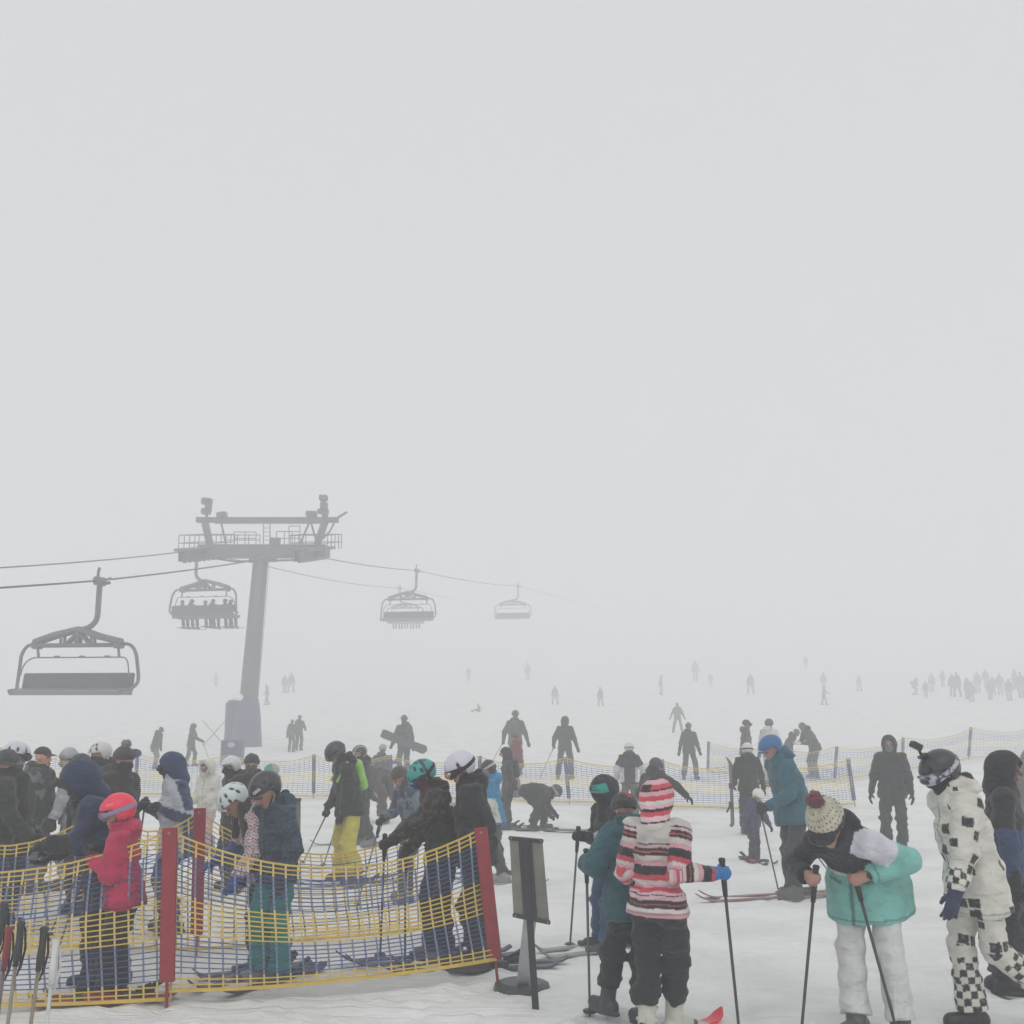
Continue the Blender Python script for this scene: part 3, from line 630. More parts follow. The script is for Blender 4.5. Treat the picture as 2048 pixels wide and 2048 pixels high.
person('Person in mint and white jacket bent over two poles, cream pompom hat', 1652, 1606, (2092,), -38, pose(60, 8, hip=.90, py=.12, bare='LR', armL=dict(pix=(1738, 1728, None), g='grip', tip=(1803, 2085), hint=(.6, .7, -.25)), armR=dict(pix=(1606, 1772, None), g='grip', tip=(1598, 2100), hint=(-.5, .3, -.4)),
    fpixL=(1824, 2106, 14), fpixR=(1706, 2100, -6), hem=.235, baggy=1.0, fold=.014, wide=1.02, hemtilt=8, ptilt=-18, hemdeep=.125, big=1.1, hy=-8, openz=0), 0, mint, lin(210, 211, 209), dict(L=lin(70, 72, 76), R=lin(90, 92, 94)), BLACK, ('beanie', polka, lin(118, 38, 56)),
    (lin(40, 44, 50), lin(48, 48, 52), lin(50, 50, 56)), None, short='the bent person in the mint jacket', pole_col=lin(58, 60, 64))
person('Person in pink, white and black striped jacket with hood up, back turned', 1316, 1552, (2088,), 152, pose(3, 4, puff=1.0, jres=.008, wide=.86, armR=dict(pix=(1440, 1764, -.1), g='grip', tip=(1482, 2090), hint=(-.1, .3, -1)), armL=dict(t=(.19, -.2, 1.0), hint=(.25, .8, -.5)),
    fpixL=(1272, 2080, 6), fpixR=(1348, 2072, -20), hem=.1, hy=-22, buckles=1, hs=3, baggy=1.08, cuff=.15), 0, stripes, lin(42, 46, 56), lin(206, 206, 192), lin(42, 116, 178), ('hood', hoodstripes), short='the person in the striped jacket', pole_col=lin(56, 58, 62),
    skis=dict(only='R', look='red tipped ski', col=lin(196, 196, 194), tipc=lin(222, 58, 66), len=1.0))
def furhat(q, t, p): c = mottled(lin(34, 32, 36), lin(54, 50, 52), 40, .2)(q, t, p); c[(q[:, 2] > .07) & (q[:, 0] > -.02) & (q[:, 0] < .03) & (q[:, 1] < .03)] = lin(180, 40, 48); return c
person('Person in long teal parka and dark fur hat, seen from behind', 1246, 1590, (2036,), -148, pose(17, 14, side=-9, armL=dict(pix=(1160, 1738, None), g='grip', tip=(1180, 2032), hint=(.5, .6, -.3)), armR=dict(t=(-.26, -.3, 1.0)), fpixL=(1212, 2042, 8), fpixR=(1250, 2034, -8), hem=.16, puff=1.2, wide=1.1, cuff=.1, baggy=1.1), 0,
    lin(36, 96, 108), lin(40, 45, 54), lin(54, 58, 66), BLACK, ('beanie', furhat), short='the person in the teal parka', mask=lin(40, 40, 44))
def hoodmint(q, t, p): c = np.tile(lin(42, 46, 60), (len(q), 1)); c[(q[:, 1] > .02) & (q[:, 2] > .022) & (q[:, 2] < .115)] = lin(48, 156, 140); return c
person('Person in navy hood over turquoise helmet, mint jacket and blue pants', 1207, 1549, (1906,), -62, pose(7, 10, armR=dict(pix=(1152, 1682, None), g='grip', tip=(1139, 1897), hint=(-.4, .7, -.5)), armL=dict(t=(.25, -.25, 1.0)), fpixL=(1192, 1908, 0), fpixR=(1182, 1890, 0), hem=.18), 0,
    d1jacket, lin(42, 92, 132), lin(62, 62, 66), lin(40, 44, 54), ('hoodhelmet', hoodmint), None, lin(44, 52, 72), short='the person with the turquoise helmet under a hood', skis=dict(only='LR', look='snowy grey ski', col=lin(150, 150, 150), len=1.5))
person('Person in black hooded top and blue jacket at the right edge', 2008, 1497, (1990,), 62, pose(4, 4, armR=dict(t=(-.3, -.08, .84)), fpixL=(2020, 1990, 8), fpixR=(1995, 1985, -8), hem=.16), 0, two(lin(40, 42, 50), lin(42, 72, 114), 1.2), lin(40, 44, 54), BLACK, BLACK, ('hood', lin(42, 44, 52)), skin=lin(108, 78, 70), short='the person in the blue jacket')
person('Person in pale grey hood cut off by the right edge of the photo', 2068, 1492, 10, 20, pose(3, 4), 1, lin(130, 126, 126), CHAR, BLACK, BLACK, ('hood', lin(150, 144, 142)))
person('Tall person in plain dark grey suit, hooded, masked, standing apart on the snow', 1777, 1468, (1702,), -18, pose(3, 6, armR=dict(t=(-.33, -.06, .82)), armL=dict(t=(.3, .02, .84)), wide=1.04, hem=.16), 1, lin(50, 51, 52), lin(58, 58, 56), CHAR, lin(44, 44, 46), ('hood', lin(50, 51, 52)), None, lin(112, 124, 130))
person('Person in blue helmet and long teal jacket leaning over ski poles', 1541, 1474, (1796,), -72, pose(22, 18, py=.1, armL=dict(pix=(1528, 1625, None), g='grip', tip=(1560, 1790), hint=(.5, .7, -.3)), armR=dict(pix=(1572, 1640, None), g='grip', tip=(1684, 1772), hint=(-.8, .6, -.3)), fpixL=(1575, 1800, 0), fpixR=(1568, 1784, 0), hem=.17, wide=1.1, hemdeep=.05), 1,
    lin(34, 104, 124), lin(58, 60, 64), lin(84, 84, 84), CHAR, ('helmet', lin(34, 92, 150), []), short='the person in the blue helmet', skis=dict(look='long worn red ski', col=lin(134, 100, 98), len=1.95, fwd=.6))
def brim(q, t, p): c = np.tile(lin(220, 218, 210), (len(q), 1)); c[q[:, 2] < .03] = lin(196, 196, 110); return c
person('Small child in purple suit and red ski boots beside the tall teal jacket', 1516, 1580, (1728,), 30, pose(20, 22, big=1.2, armL=dict(t=(.28, -.3, .9)), fpixL=(1538, 1724, 10), fpixR=(1506, 1727, -10), hem=.2), 1, lin(70, 72, 112), lin(70, 66, 92), lin(170, 72, 76), PURP, ('helmet', brim, []), short='the child in the purple suit', skis=dict(look='short dark ski', col=lin(96, 90, 94), len=1.15))
person('Person in black with white helmet and goggle strap, back turned, holding a snowboard', 1494, 1485, (1668,), 172, pose(4, 4, armL=dict(t=(.28, -.22, .95))), 1, lin(48, 48, 48), lin(44, 44, 46), lin(60, 58, 56), BLACK, ('helmet', lin(206, 206, 204), []), (BLACK, BLACK, lin(60, 60, 62)), short='the person in black with the white helmet')
person('Person in brown and tan jacket with goggles pushed up, looking right', 1493, 1439, 30, 80, pose(3, 2), 2, sides(lin(110, 84, 70), lin(74, 64, 58)), lin(96, 76, 66), CHAR, CHAR, ('cap', CHAR), (CHAR, CHAR, CHAR))
person('Person in white jacket and dark helmet behind the blue helmet', 1538, 1437, 30, 150, pose(3, 6), 2, mottled(lin(206, 206, 206), lin(110, 84, 90), 9, .55), lin(190, 186, 180), CHAR, CHAR, ('helmet', lin(62, 64, 66), []))
person('Person in dark jacket bowing head to head with a taller companion', 1592, 1460, 33, 60, pose(30, 25), 2, two(lin(66, 62, 60), lin(80, 76, 72), 1.0), lin(92, 86, 82), CHAR, CHAR, ('beanie', lin(110, 108, 108)))
person('Tall person in dark suit stooping toward a white bundle by the far fence', 1605, 1448, 33, -70, pose(34, 20, armL=dict(t=(.1, -.5, 1.05)), armR=dict(t=(-.1, -.5, 1.05))), 2, lin(66, 62, 60), lin(68, 64, 62), CHAR, WHITE, ('beanie', lin(84, 80, 80)))
person('Person in black leaning right with one arm stretched out', 1312, 1519, (1715,), 140, pose(30, 10, side=10, armR=dict(pix=(1388, 1603, None), hint=(-.5, .2, .8)), armL=dict(t=(.28, -.3, .9))), 1, lin(40, 41, 44), DK, BLACK, BLACK, ('helmet', lin(52, 53, 55), []))
person('Person in grey jacket with white side panels and white helmet, back turned', 1258, 1484, (1640,), 175, pose(3, 4, armR=dict(t=(-.3, -.12, .95)), armL=dict(t=(.3, -.12, .95))), 1, whitepanel(lin(66, 64, 68), lin(192, 190, 196)), lin(104, 102, 98), GREY, GREY, ('helmet', lin(210, 208, 208), []), (GREY, GREY, lin(150, 150, 152)))
person('Person in dark charcoal suit, legs apart, behind the blue fence', 1377, 1445, 33, 10, pose(2, 2, footL=(.22, .0, 0, 10), footR=(-.2, 0, 0, -10), armL=dict(t=(.34, -.05, .86)), armR=dict(t=(-.34, -.05, .86))), 2, lin(66, 65, 64), lin(72, 71, 69), CHAR, CHAR, ('beanie', lin(84, 84, 86)))
person('Dark clothed skier striding behind a fence post, poles trailing left', 1130, 1431, 33, 165, pose(2, 4, footL=(.2, .08, 0, 10), footR=(-.16, -.1, 0, -10), armL=dict(t=(.36, -.08, .92), g='grip', tipl=(.75, .1)), armR=dict(t=(-.36, -.05, .86))), 2, lin(60, 60, 61), lin(66, 66, 67), CHAR, CHAR, ('hood', lin(60, 60, 61)), short='the dark skier behind the fence')
person('Tall grey skier with backpack high behind the crimson jacket', 1031, 1420, 35, 170, pose(3, 2, armL=dict(t=(.36, -.15, .95), g='grip', tipl=(.85, .15)), armR=dict(t=(-.34, -.1, .9))), 2, lin(92, 92, 93), lin(150, 146, 142), CHAR, CHAR, ('beanie', lin(88, 88, 88)), pack=lin(84, 84, 86), short='the tall grey skier')
person('Person in crimson jacket behind the fence netting', 1029, 1466, 26.8, -120, pose(6, 8), 1, lin(128, 42, 58), lin(96, 84, 78), CHAR, CHAR, ('beanie', lin(72, 56, 60)))
person('Person in dark purple jacket with orange goggles and a backpack', 1011, 1493, (1658,), -80, pose(6, 8, fpixL=(1012, 1662, 0), fpixR=(1008, 1655, 0)), 1, lin(56, 54, 66), lin(66, 60, 58), CHAR, BLACK, ('hood', lin(54, 52, 66)), (lin(200, 92, 62), lin(200, 96, 70), PURP), None, pack=lin(52, 50, 58), short='the person in dark purple', skis=dict(only='LR', look='dark dusted ski', col=lin(110, 110, 110), len=1.5))
person('Person in charcoal doubled over, fastening a snowboard binding', 1112, 1572, (1660,), 78, pose(98, -18, hip=.82, py=.22, armL=dict(t=(.12, -.36, .35)), armR=dict(t=(-.2, -.3, .35)), footL=(.16, -.12, 0, 10), footR=(-.16, .1, 0, -10), wide=1.08, hem=.14, baggy=1.12), 1, lin(48, 48, 46), lin(48, 49, 48), lin(66, 68, 66), BLACK, ('helmet', lin(60, 60, 62), []), (CHAR, CHAR, lin(170, 168, 170)))
hb = lambda q, t, p: np.where(((np.abs(q[:, 2]-.035-.3*q[:, 1]*-1) < .018))[:, None], lin(204, 202, 206), lin(56, 50, 48))
person('Person in bright blue jacket with white side panel and white headband', 976, 1521, (1762,), -100, pose(6, 12, hair=lin(56, 48, 46), fpixL=(1008, 1766, 0), fpixR=(998, 1752, 0), wide=.94, locks=[((0, -.08, -.05), (0, .03, -.12))]), 1, whitepanel(lin(44, 128, 172), lin(196, 198, 190)), lin(78, 78, 76), lin(140, 140, 138), CHAR, ('beanie', hb), short='the person in the bright blue jacket', skis=dict(look='pale snowy ski', col=lin(140, 142, 140), len=1.5))
# ---------------- foreground, inside the front fences
person('Person in black jacket with white helmet and amber goggles', 921, 1507, (1942,), -82, pose(8, 26, hy=14, armL=dict(pix=(928, 1712, None), g='grip', tip=(957, 1936), hint=(.4, .8, -.2)), armR=dict(t=(-.26, -.25, 1.0)), fpixL=(955, 1944, 0), fpixR=(1004, 1938, 0), hem=.14, puff=1.1), 0, lin(40, 42, 48), lin(46, 47, 50), lin(66, 66, 70), BLACK, ('helmet', lin(206, 204, 216), [(-1.25, .28), (-1.75, .35), (1.25, .28)]),
    (lin(216, 146, 56), lin(48, 46, 48), BLACK), None, group=QUEUE, short='the person with amber goggles', extra=lambda root, k, s, Wd, rot: chest_patch(root, k, s, .1, .05, .045, .022, lin(200, 200, 204)), skis=dict(look='dark ski', col=lin(74, 76, 86), len=1.5))
camo = mottled(lin(44, 42, 40), lin(66, 58, 54), 24, .25, lin(34, 34, 34))
def camoj(r, t, p): c = mottled(lin(42, 44, 40), lin(46, 48, 44), 20, .2)(r, t, p); m = (r[:, 2] > 1.28) | np.array([str(x)[:3] in ('sle', 'hoo') for x in t]); c[m] = mottled(lin(50, 44, 42), lin(104, 84, 80), 34, .3, lin(36, 34, 34))(r, t, p)[m]; return c
def tealvent(q, t, p): c = np.tile(lin(38, 152, 148), (len(q), 1)); u = q[:, 1]*.85+q[:, 2]*.2; c[np.abs(u+.03) < .014] = lin(40, 44, 60); return c
person('Person in camouflage jacket with turquoise helmet and blue goggles', 846, 1528, (1928,), -72, pose(13, 32, armL=dict(pix=(772, 1692, None), g='grip', tip=(760, 1918), hint=(.5, .6, -.6)), armR=dict(pix=(812, 1712, None), g='grip', tip=(810, 1938), hint=(-.5, .6, -.6)), fpixL=(880, 1934, 0), fpixR=(868, 1918, 0), hem=.13, puff=1.08, hood=.72), 0, camoj, lin(48, 46, 50), lin(100, 98, 96), lin(52, 46, 46), ('helmet', tealvent, vent_r[::2]+[(-1.0, .2), (-1.5, .15)]),
    (lin(36, 66, 150), lin(40, 62, 130), lin(40, 44, 60)), lin(116, 42, 58), group=QUEUE, short='the person in the camouflage jacket', pole_col=lin(60, 58, 62), skis=dict(look='dark blue ski', col=lin(60, 66, 88), len=1.6))
person('Person in mottled blue down jacket and brown knit beanie', 800, 1536, (1804,), -58, pose(16, 26, hair=lin(70, 58, 54), armR=dict(pix=(758, 1648, None), g='grip', tip=(712, 1814), hint=(-.6, .6, -.4)), armL=dict(t=(.3, -.2, .95)), fpixL=(812, 1806, 6), fpixR=(776, 1800, -6), puff=1.12, fold=.02), 1, mottled(lin(70, 88, 104), lin(112, 130, 146), 11, .1), lin(50, 60, 88), lin(90, 88, 92), CHAR, ('beanie', lin(92, 72, 70)), short='the person in the brown beanie', group=QUEUE)
def limeback(r, t, p): return np.tile(lin(44, 46, 50), (len(r), 1))
person('Skier in yellow pants, black jacket and lime green back panel, head bowed', 672, 1487, (1770,), -62, pose(14, 30, hoody=0, armR=dict(pix=(652, 1626, None), g='grip', tip=(604, 1726), hint=(-.5, .7, -.5)), armL=dict(pix=(684, 1640, None), g='grip', tip=(646, 1730), hint=(.5, .7, -.5)), fpixL=(712, 1772, 0), fpixR=(680, 1764, -4), hem=.12, wide=1.06, baggy=1.12), 1, limeback, lin(196, 184, 78), lin(60, 66, 88), CHAR, ('helmet', lin(50, 50, 56), [(-2.2, .5), (-1.6, .5)]), (lin(90, 96, 98), BLACK, lin(90, 90, 94)), None, pack=lin(150, 200, 92),
    short='the skier in yellow pants', group=QUEUE, pole_col=lin(98, 98, 100), skis=dict(look='dark ski', col=lin(64, 70, 90), len=1.6))
person('Person in black with striped helmet behind the yellow pants', 719, 1490, (1693,), -70, pose(6, 10, fpixL=(742, 1694, 0), fpixR=(722, 1690, 0)), 1, lin(46, 45, 48), lin(62, 61, 64), lin(110, 110, 110), CHAR, ('helmet', lambda q, t, p: np.where((np.abs((q[:, 0]/.05) % 1-.5) < .13)[:, None], lin(190, 188, 190), lin(46, 46, 50)), []), short='the person in the striped helmet', skis=dict(only='R', look='pale ski', col=lin(130, 130, 130), len=1.7))
person('Person in brown bent double with their back to the camera', 770, 1600, (1642,), 158, pose(104, -14, hip=.88, py=.2, sfix=1.02, hemdeep=.04, armL=dict(t=(.2, -.4, .4)), armR=dict(t=(-.2, -.4, .4)), footL=(.22, 0, 0, 8), footR=(-.2, .02, 0, -8)), 1, lin(84, 76, 72), lin(92, 76, 70), lin(112, 96, 76), BROWN, ('beanie', BROWN))
person('Person in grey kneeling behind the fence, pale cap', 766, 1488, 27, 170, pose(6, 4, hip=.5, footL=(.12, .3, 0, 0, 40), footR=(-.12, .3, 0, 0, 40)), 2, lin(84, 82, 80), lin(88, 86, 84), CHAR, CHAR, ('beanie', lin(176, 172, 166)))
sb = {}
person('Person in dark grey carrying a snowboard under one arm', 808, 1430, 34, -150, pose(5, 6, armL=dict(t=(.32, -.16, .93)), armR=dict(t=(-.3, -.05, .86))), 2, lin(74, 73, 74), lin(80, 79, 80), CHAR, CHAR, ('beanie', lin(82, 80, 82)), extra=lambda root, k, s, Wd, rot: sb.update(c=Wd(k.P+np.array((.0, .0, .12)))))
# kids
def tealpants(r, t, p): return np.tile(lin(44, 144, 128), (len(r), 1))
person('Child in blue tweed jacket, teal pants and black helmet, looking down', 533, 1551, (1970,), -40, pose(8, 34, big=1.12, armL=dict(t=(.22, -.1, .88)), armR=dict(t=(-.22, -.16, .92)), fpixL=(550, 1974, 6), fpixR=(518, 1964, -8), hem=.12, wide=.9, strapc=lin(196, 188, 150), ventsize=(.012, .02)), 0, tweed(lin(66, 92, 116), lin(38, 58, 80)), tealpants, dict(L=lin(70, 70, 76), R=lin(150, 146, 156)), lin(56, 62, 84), ('helmet', lin(46, 46, 52), vent_s[:4]), group=QUEUE, short='the child in the tweed jacket',
    extra=lambda root, k, s, Wd, rot: helmet_mark(root, k, s, .55, .5), skis=dict(look='short dark ski', col=lin(66, 68, 86), len=1.2))
def bsleeve(r, t, p): c = zigzag(r, t, p); c[np.array([str(x) == 'sleeveR' for x in t]) & (r[:, 2] < 1.22)] = lin(48, 84, 150); return c
person('Child with pale bike style helmet and long brown hair, leaning forward', 470, 1576, (1958,), -52, pose(24, 32, big=1.1, side=-8, hair=lin(52, 42, 40), locks=[((-.075, 0, -.06), (-.02, .02, -.26)), ((.075, 0, -.06), (.03, .02, -.26)), ((.05, -.05, -.06), (0, 0, -.24))], armR=dict(t=(-.26, -.36, 1.0)), armL=dict(t=(.2, -.34, .9), hint=(.3, .8, -.5)), fpixL=(482, 1958, 0), fpixR=(452, 1954, -6), wide=.9), 0, bsleeve, lin(46, 48, 58), lin(98, 96, 104), lin(48, 84, 150),
    ('helmet', lin(206, 216, 216), [(a, e) for a in (-2.7, -1.9, -1.1, -.4, .4, 1.1, 1.9, 2.7) for e in (.3, .8)]), group=QUEUE, short='the child in the pale helmet', skis=dict(look='small grey ski', col=lin(110, 108, 116), len=1.1))
person('Child in crimson jacket and neon pink helmet', 237, 1589, (2006,), -82, pose(6, 12, big=1.16, armL=dict(pix=(172, 1722, None), g='grip', tip=(96, 1870), hint=(.5, .7, -.5)), armR=dict(pix=(180, 1735, None), g='grip', tip=(112, 1905), hint=(-.5, .7, -.5)), fpixL=(190, 2008, 0), fpixR=(176, 1994, 0), hem=.14, puff=1.1, baggy=1.1), 0, two(lin(182, 28, 78), lin(160, 30, 70), .9), lin(52, 50, 54), lin(172, 56, 58), lin(60, 40, 44), ('helmet', lin(236, 40, 78), [(-1.3, -.05)]), (lin(60, 64, 72), lin(130, 116, 150), lin(148, 132, 168)), None,
    group=QUEUE, short='the child in the neon pink helmet', extra=lambda root, k, s, Wd, rot: helmet_text(root, k, s, 'POC', 1.35, .42, .034, lin(232, 190, 200)), skis=dict(look='short red ski', col=lin(150, 60, 60), len=1.2))
person('Person in royal blue hooded jacket, black fur trim over a bowed face', 163, 1532, (1986,), -68, pose(16, 26, armL=dict(pix=(84, 1704, None), hint=(.5, .6, -.6)), armR=dict(t=(-.2, -.35, 1.0)), fpixL=(205, 1990, 0), fpixR=(165, 1975, 0), puff=1.12, hem=.2, hsc=1.2), 0, two(lin(40, 60, 98), lin(38, 52, 84), 1.0, None, None, None, lin(34, 36, 42)), lin(42, 46, 60), BLACK, BLACK, ('hood', lin(40, 62, 100)), None, BLACK, trim=lin(30, 30, 34), skin=lin(70, 56, 52), group=QUEUE)
# ---------------- left crowd
person('Person in dark olive jacket at the left edge, grey goggle strap', 18, 1500, 9.7, 118, pose(6, 6, puff=1.18, wide=1.12, armR=dict(t=(-.3, -.3, .95), g='grip', tipl=(-.35, -.55))), 0, lin(52, 58, 54), lin(56, 56, 60), BLACK, BLACK, ('beanie', lin(56, 58, 60)), (lin(80, 80, 86), lin(110, 110, 116), lin(106, 104, 112)), lin(54, 54, 58), group=QUEUE, short='the person in the olive jacket')
person('Person in black with white vented helmet behind the olive jacket', 36, 1483, 10.2, 140, pose(4, 6), 1, lin(46, 47, 49), CHAR, BLACK, BLACK, ('helmet', lin(206, 208, 218), vent_r[::3]), (CHAR, CHAR, lin(80, 80, 84)), group=QUEUE)
person('Person with pale cap half hidden at the far left edge', 4, 1495, 11.2, 100, pose(4, 4), 1, lin(120, 120, 122), CHAR, BLACK, BLACK, ('cap', lin(190, 188, 184)), group=QUEUE)
person('Man in dark green peaked cap looking right, patterned jacket', 88, 1493, 12.8, 82, pose(3, 2, armR=dict(t=(-.3, -.1, .86))), 1, mottled(lin(50, 58, 56), lin(120, 124, 128), 10, .5), lin(120, 120, 124), BLACK, BLACK, ('cap', lin(50, 58, 56)), skin=lin(206, 150, 130), group=QUEUE)
person('Person in pale grey jacket and white slouch beanie facing left', 138, 1497, 13, -75, pose(6, 14, armL=dict(t=(.3, -.2, .86)), hair=lin(56, 52, 50)), 1, lin(170, 172, 178), lin(158, 156, 152), BLACK, BLACK, ('beanie', lin(196, 196, 204)), None, lin(196, 188, 170), group=QUEUE)
person('Person in dark knit cap behind the royal blue hood', 163, 1510, 11, -40, pose(8, 20), 1, lin(50, 52, 56), CHAR, BLACK, BLACK, ('beanie', mottled(lin(46, 54, 54), lin(74, 76, 72), 40, .3)), None, lin(44, 48, 50), group=QUEUE)
person('Person in dark olive jacket with white black vented helmet, facing left', 201, 1484, 12.2, -60, pose(6, 12, puff=1.1, wide=1.08), 1, lin(50, 51, 50), CHAR, BLACK, BLACK, ('helmet', lin(206, 206, 202), vent_p+[(-1.9, .5), (-2.5, .7)]), None, lin(50, 50, 52), group=QUEUE)
person('Person in bulky black jacket and maroon hat with goggles on it, facing right', 250, 1494, 10.6, 70, pose(8, 10, puff=1.2, wide=1.12, armR=dict(pix=(284, 1622, None), g='grip', tip=(262, 1800), hint=(-.5, .7, -.3))), 1, lin(46, 46, 46), CHAR, BLACK, BLACK, ('beanie', lin(76, 60, 64), lin(150, 146, 148)), (lin(84, 90, 120), lin(90, 90, 110), lin(96, 90, 110), 1), lin(70, 58, 58), group=QUEUE, short='the person in the bulky black jacket')
person('Person in light grey and blue jacket with blue beanie, facing left', 344, 1502, 10, -62, pose(5, 12, armL=dict(pix=(318, 1627, None), hint=(.6, .7, -.4)), armR=dict(pix=(282, 1622, None), hint=(-.5, .6, -.4)), hem=.22, wide=1.08), 1, sides(lin(176, 178, 190), lin(50, 71, 114), lin(50, 71, 114)), lin(50, 74, 124), BLACK, BLACK, ('hood', lin(50, 71, 114)), (lin(46, 46, 52), lin(52, 52, 58), BLACK), lin(54, 58, 76), group=QUEUE)
person('Child in cream coat with white fur hood', 417, 1515, 16.5, -25, pose(3, 6, big=1.12, puff=1.1, armL=dict(t=(.14, -.22, 1.0)), armR=dict(t=(-.2, -.2, .98))), 1, lin(206, 204, 194), lin(188, 160, 166), GREY, lin(190, 186, 178), ('hood', lin(210, 208, 200)), (lin(150, 110, 108), lin(120, 96, 94), BLACK), lin(120, 96, 92), trim=lin(210, 208, 200), group=QUEUE)
person('Person in black jacket with white lettered helmet, facing left', 462, 1512, 12.8, -58, pose(6, 10, puff=1.1), 1, lin(44, 44, 46), CHAR, BLACK, BLACK, ('helmet', lin(212, 216, 218), [(-1.2, 1.0), (-.4, .9)]), None, lin(50, 48, 48), group=QUEUE, extra=lambda root, k, s, Wd, rot: (helmet_text(root, k, s, 'POC', .95, .12, .075, BLACK)))
person('Person in black jacket and black knit beanie, grey face cover', 504, 1507, 12.5, 10, pose(3, 6, puff=1.1), 1, lin(44, 44, 47), CHAR, BLACK, BLACK, ('beanie', lin(52, 52, 56)), None, lin(96, 94, 98), group=QUEUE)
person('Child in white jacket with teal helmet by the grey sign', 543, 1527, 16.8, -70, pose(4, 8, big=1.12), 1, lin(196, 196, 196), GREY, GREY, GREY, ('helmet', lambda q, t, p: np.where((q[:, 1] > -.03)[:, None], lin(44, 148, 132), lin(168, 160, 154)), []), None, lin(160, 156, 152), group=QUEUE)
# ---------------- middle distance
person('Grey figure stooping to the right at the far left of the slope', 322, 1455, 38, 75, pose(16, 24, footL=(.12, .1, 0, 0), footR=(-.1, -.1, 0, 0)), 2, lin(80, 82, 84), lin(120, 122, 124), CHAR, CHAR, ('cap', lin(90, 90, 92)), group=SLOPE)
person('Grey figure reaching one arm to the right beside the lift tower', 388, 1446, 40, 85, pose(5, 6, armR=dict(t=(-.2, -.5, 1.02), g='grip', tipl=(-.15, -1.0)), armL=dict(t=(.2, -.35, 1.05)), footL=(.1, -.12, 0, 0), footR=(-.1, .22, 0, 0)), 2, lin(80, 82, 84), lin(84, 86, 88), CHAR, CHAR, ('hood', lin(80, 82, 84)), short='the grey figure by the lift tower', group=SLOPE)
person('Shorter of two dark figures standing together right of the lift tower', 585, 1439, 50, 170, pose(3, 4), 2, lin(80, 79, 80), lin(84, 83, 84), CHAR, CHAR, ('beanie', lin(92, 92, 92)), group=SLOPE)
person('Taller of two dark figures standing together right of the lift tower', 600, 1430, 51, 170, pose(3, 4, armR=dict(t=(-.25, -.2, 1.05))), 2, lin(78, 77, 78), lin(82, 81, 82), CHAR, CHAR, ('beanie', lin(88, 88, 88)), group=SLOPE)
def dist_for(foot): # distance of the slope seen at this row
    return ground_at(1024, foot).y
STRIDE = dict(footL=(.14, -.3, 0, 0), footR=(-.14, .32, 0, 0)); APART = dict(footL=(.26, 0, 0, 8), footR=(-.26, 0, 0, -8))
far = [  # head px, head row, foot row, facing, clothes grey before the fog lift, what sets it apart, pose
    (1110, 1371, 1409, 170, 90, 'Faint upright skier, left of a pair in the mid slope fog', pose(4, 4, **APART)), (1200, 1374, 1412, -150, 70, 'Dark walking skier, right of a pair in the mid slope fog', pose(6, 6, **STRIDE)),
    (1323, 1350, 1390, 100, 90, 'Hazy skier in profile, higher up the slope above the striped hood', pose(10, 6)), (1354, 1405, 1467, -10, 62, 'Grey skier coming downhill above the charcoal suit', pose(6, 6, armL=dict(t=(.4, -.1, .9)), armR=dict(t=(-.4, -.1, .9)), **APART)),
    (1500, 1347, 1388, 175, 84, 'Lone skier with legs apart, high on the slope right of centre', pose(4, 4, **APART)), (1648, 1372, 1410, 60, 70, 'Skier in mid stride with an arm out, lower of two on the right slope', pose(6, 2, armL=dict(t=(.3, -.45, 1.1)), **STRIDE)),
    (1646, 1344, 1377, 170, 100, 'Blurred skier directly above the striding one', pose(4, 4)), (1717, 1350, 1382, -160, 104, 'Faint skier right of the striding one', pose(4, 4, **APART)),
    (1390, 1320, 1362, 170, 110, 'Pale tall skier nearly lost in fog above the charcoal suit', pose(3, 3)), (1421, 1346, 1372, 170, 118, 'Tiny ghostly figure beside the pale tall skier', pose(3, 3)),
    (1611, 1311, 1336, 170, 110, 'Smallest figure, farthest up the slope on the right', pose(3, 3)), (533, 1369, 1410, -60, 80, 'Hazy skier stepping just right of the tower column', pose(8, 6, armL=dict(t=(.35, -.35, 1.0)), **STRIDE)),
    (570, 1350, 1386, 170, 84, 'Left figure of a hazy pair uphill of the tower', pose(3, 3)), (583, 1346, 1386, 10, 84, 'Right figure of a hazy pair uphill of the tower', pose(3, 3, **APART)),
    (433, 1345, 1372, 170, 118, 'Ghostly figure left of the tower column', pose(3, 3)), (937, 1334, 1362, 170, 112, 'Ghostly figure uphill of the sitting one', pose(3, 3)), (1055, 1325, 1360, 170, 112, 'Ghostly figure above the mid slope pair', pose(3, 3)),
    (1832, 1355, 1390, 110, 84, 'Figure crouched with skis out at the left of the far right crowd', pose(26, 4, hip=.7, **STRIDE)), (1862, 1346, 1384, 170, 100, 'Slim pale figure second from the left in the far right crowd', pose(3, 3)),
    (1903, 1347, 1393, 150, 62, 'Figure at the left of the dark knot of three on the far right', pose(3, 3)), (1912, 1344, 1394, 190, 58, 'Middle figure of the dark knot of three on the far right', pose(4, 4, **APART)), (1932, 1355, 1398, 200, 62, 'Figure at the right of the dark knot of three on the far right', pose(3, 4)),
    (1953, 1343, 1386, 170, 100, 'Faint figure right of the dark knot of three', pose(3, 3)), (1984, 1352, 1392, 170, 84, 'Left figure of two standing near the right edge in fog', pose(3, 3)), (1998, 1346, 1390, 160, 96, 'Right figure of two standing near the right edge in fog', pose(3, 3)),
    (2039, 1343, 1396, 180, 80, 'Figure in fog touching the right edge above the far fence', pose(3, 3))]
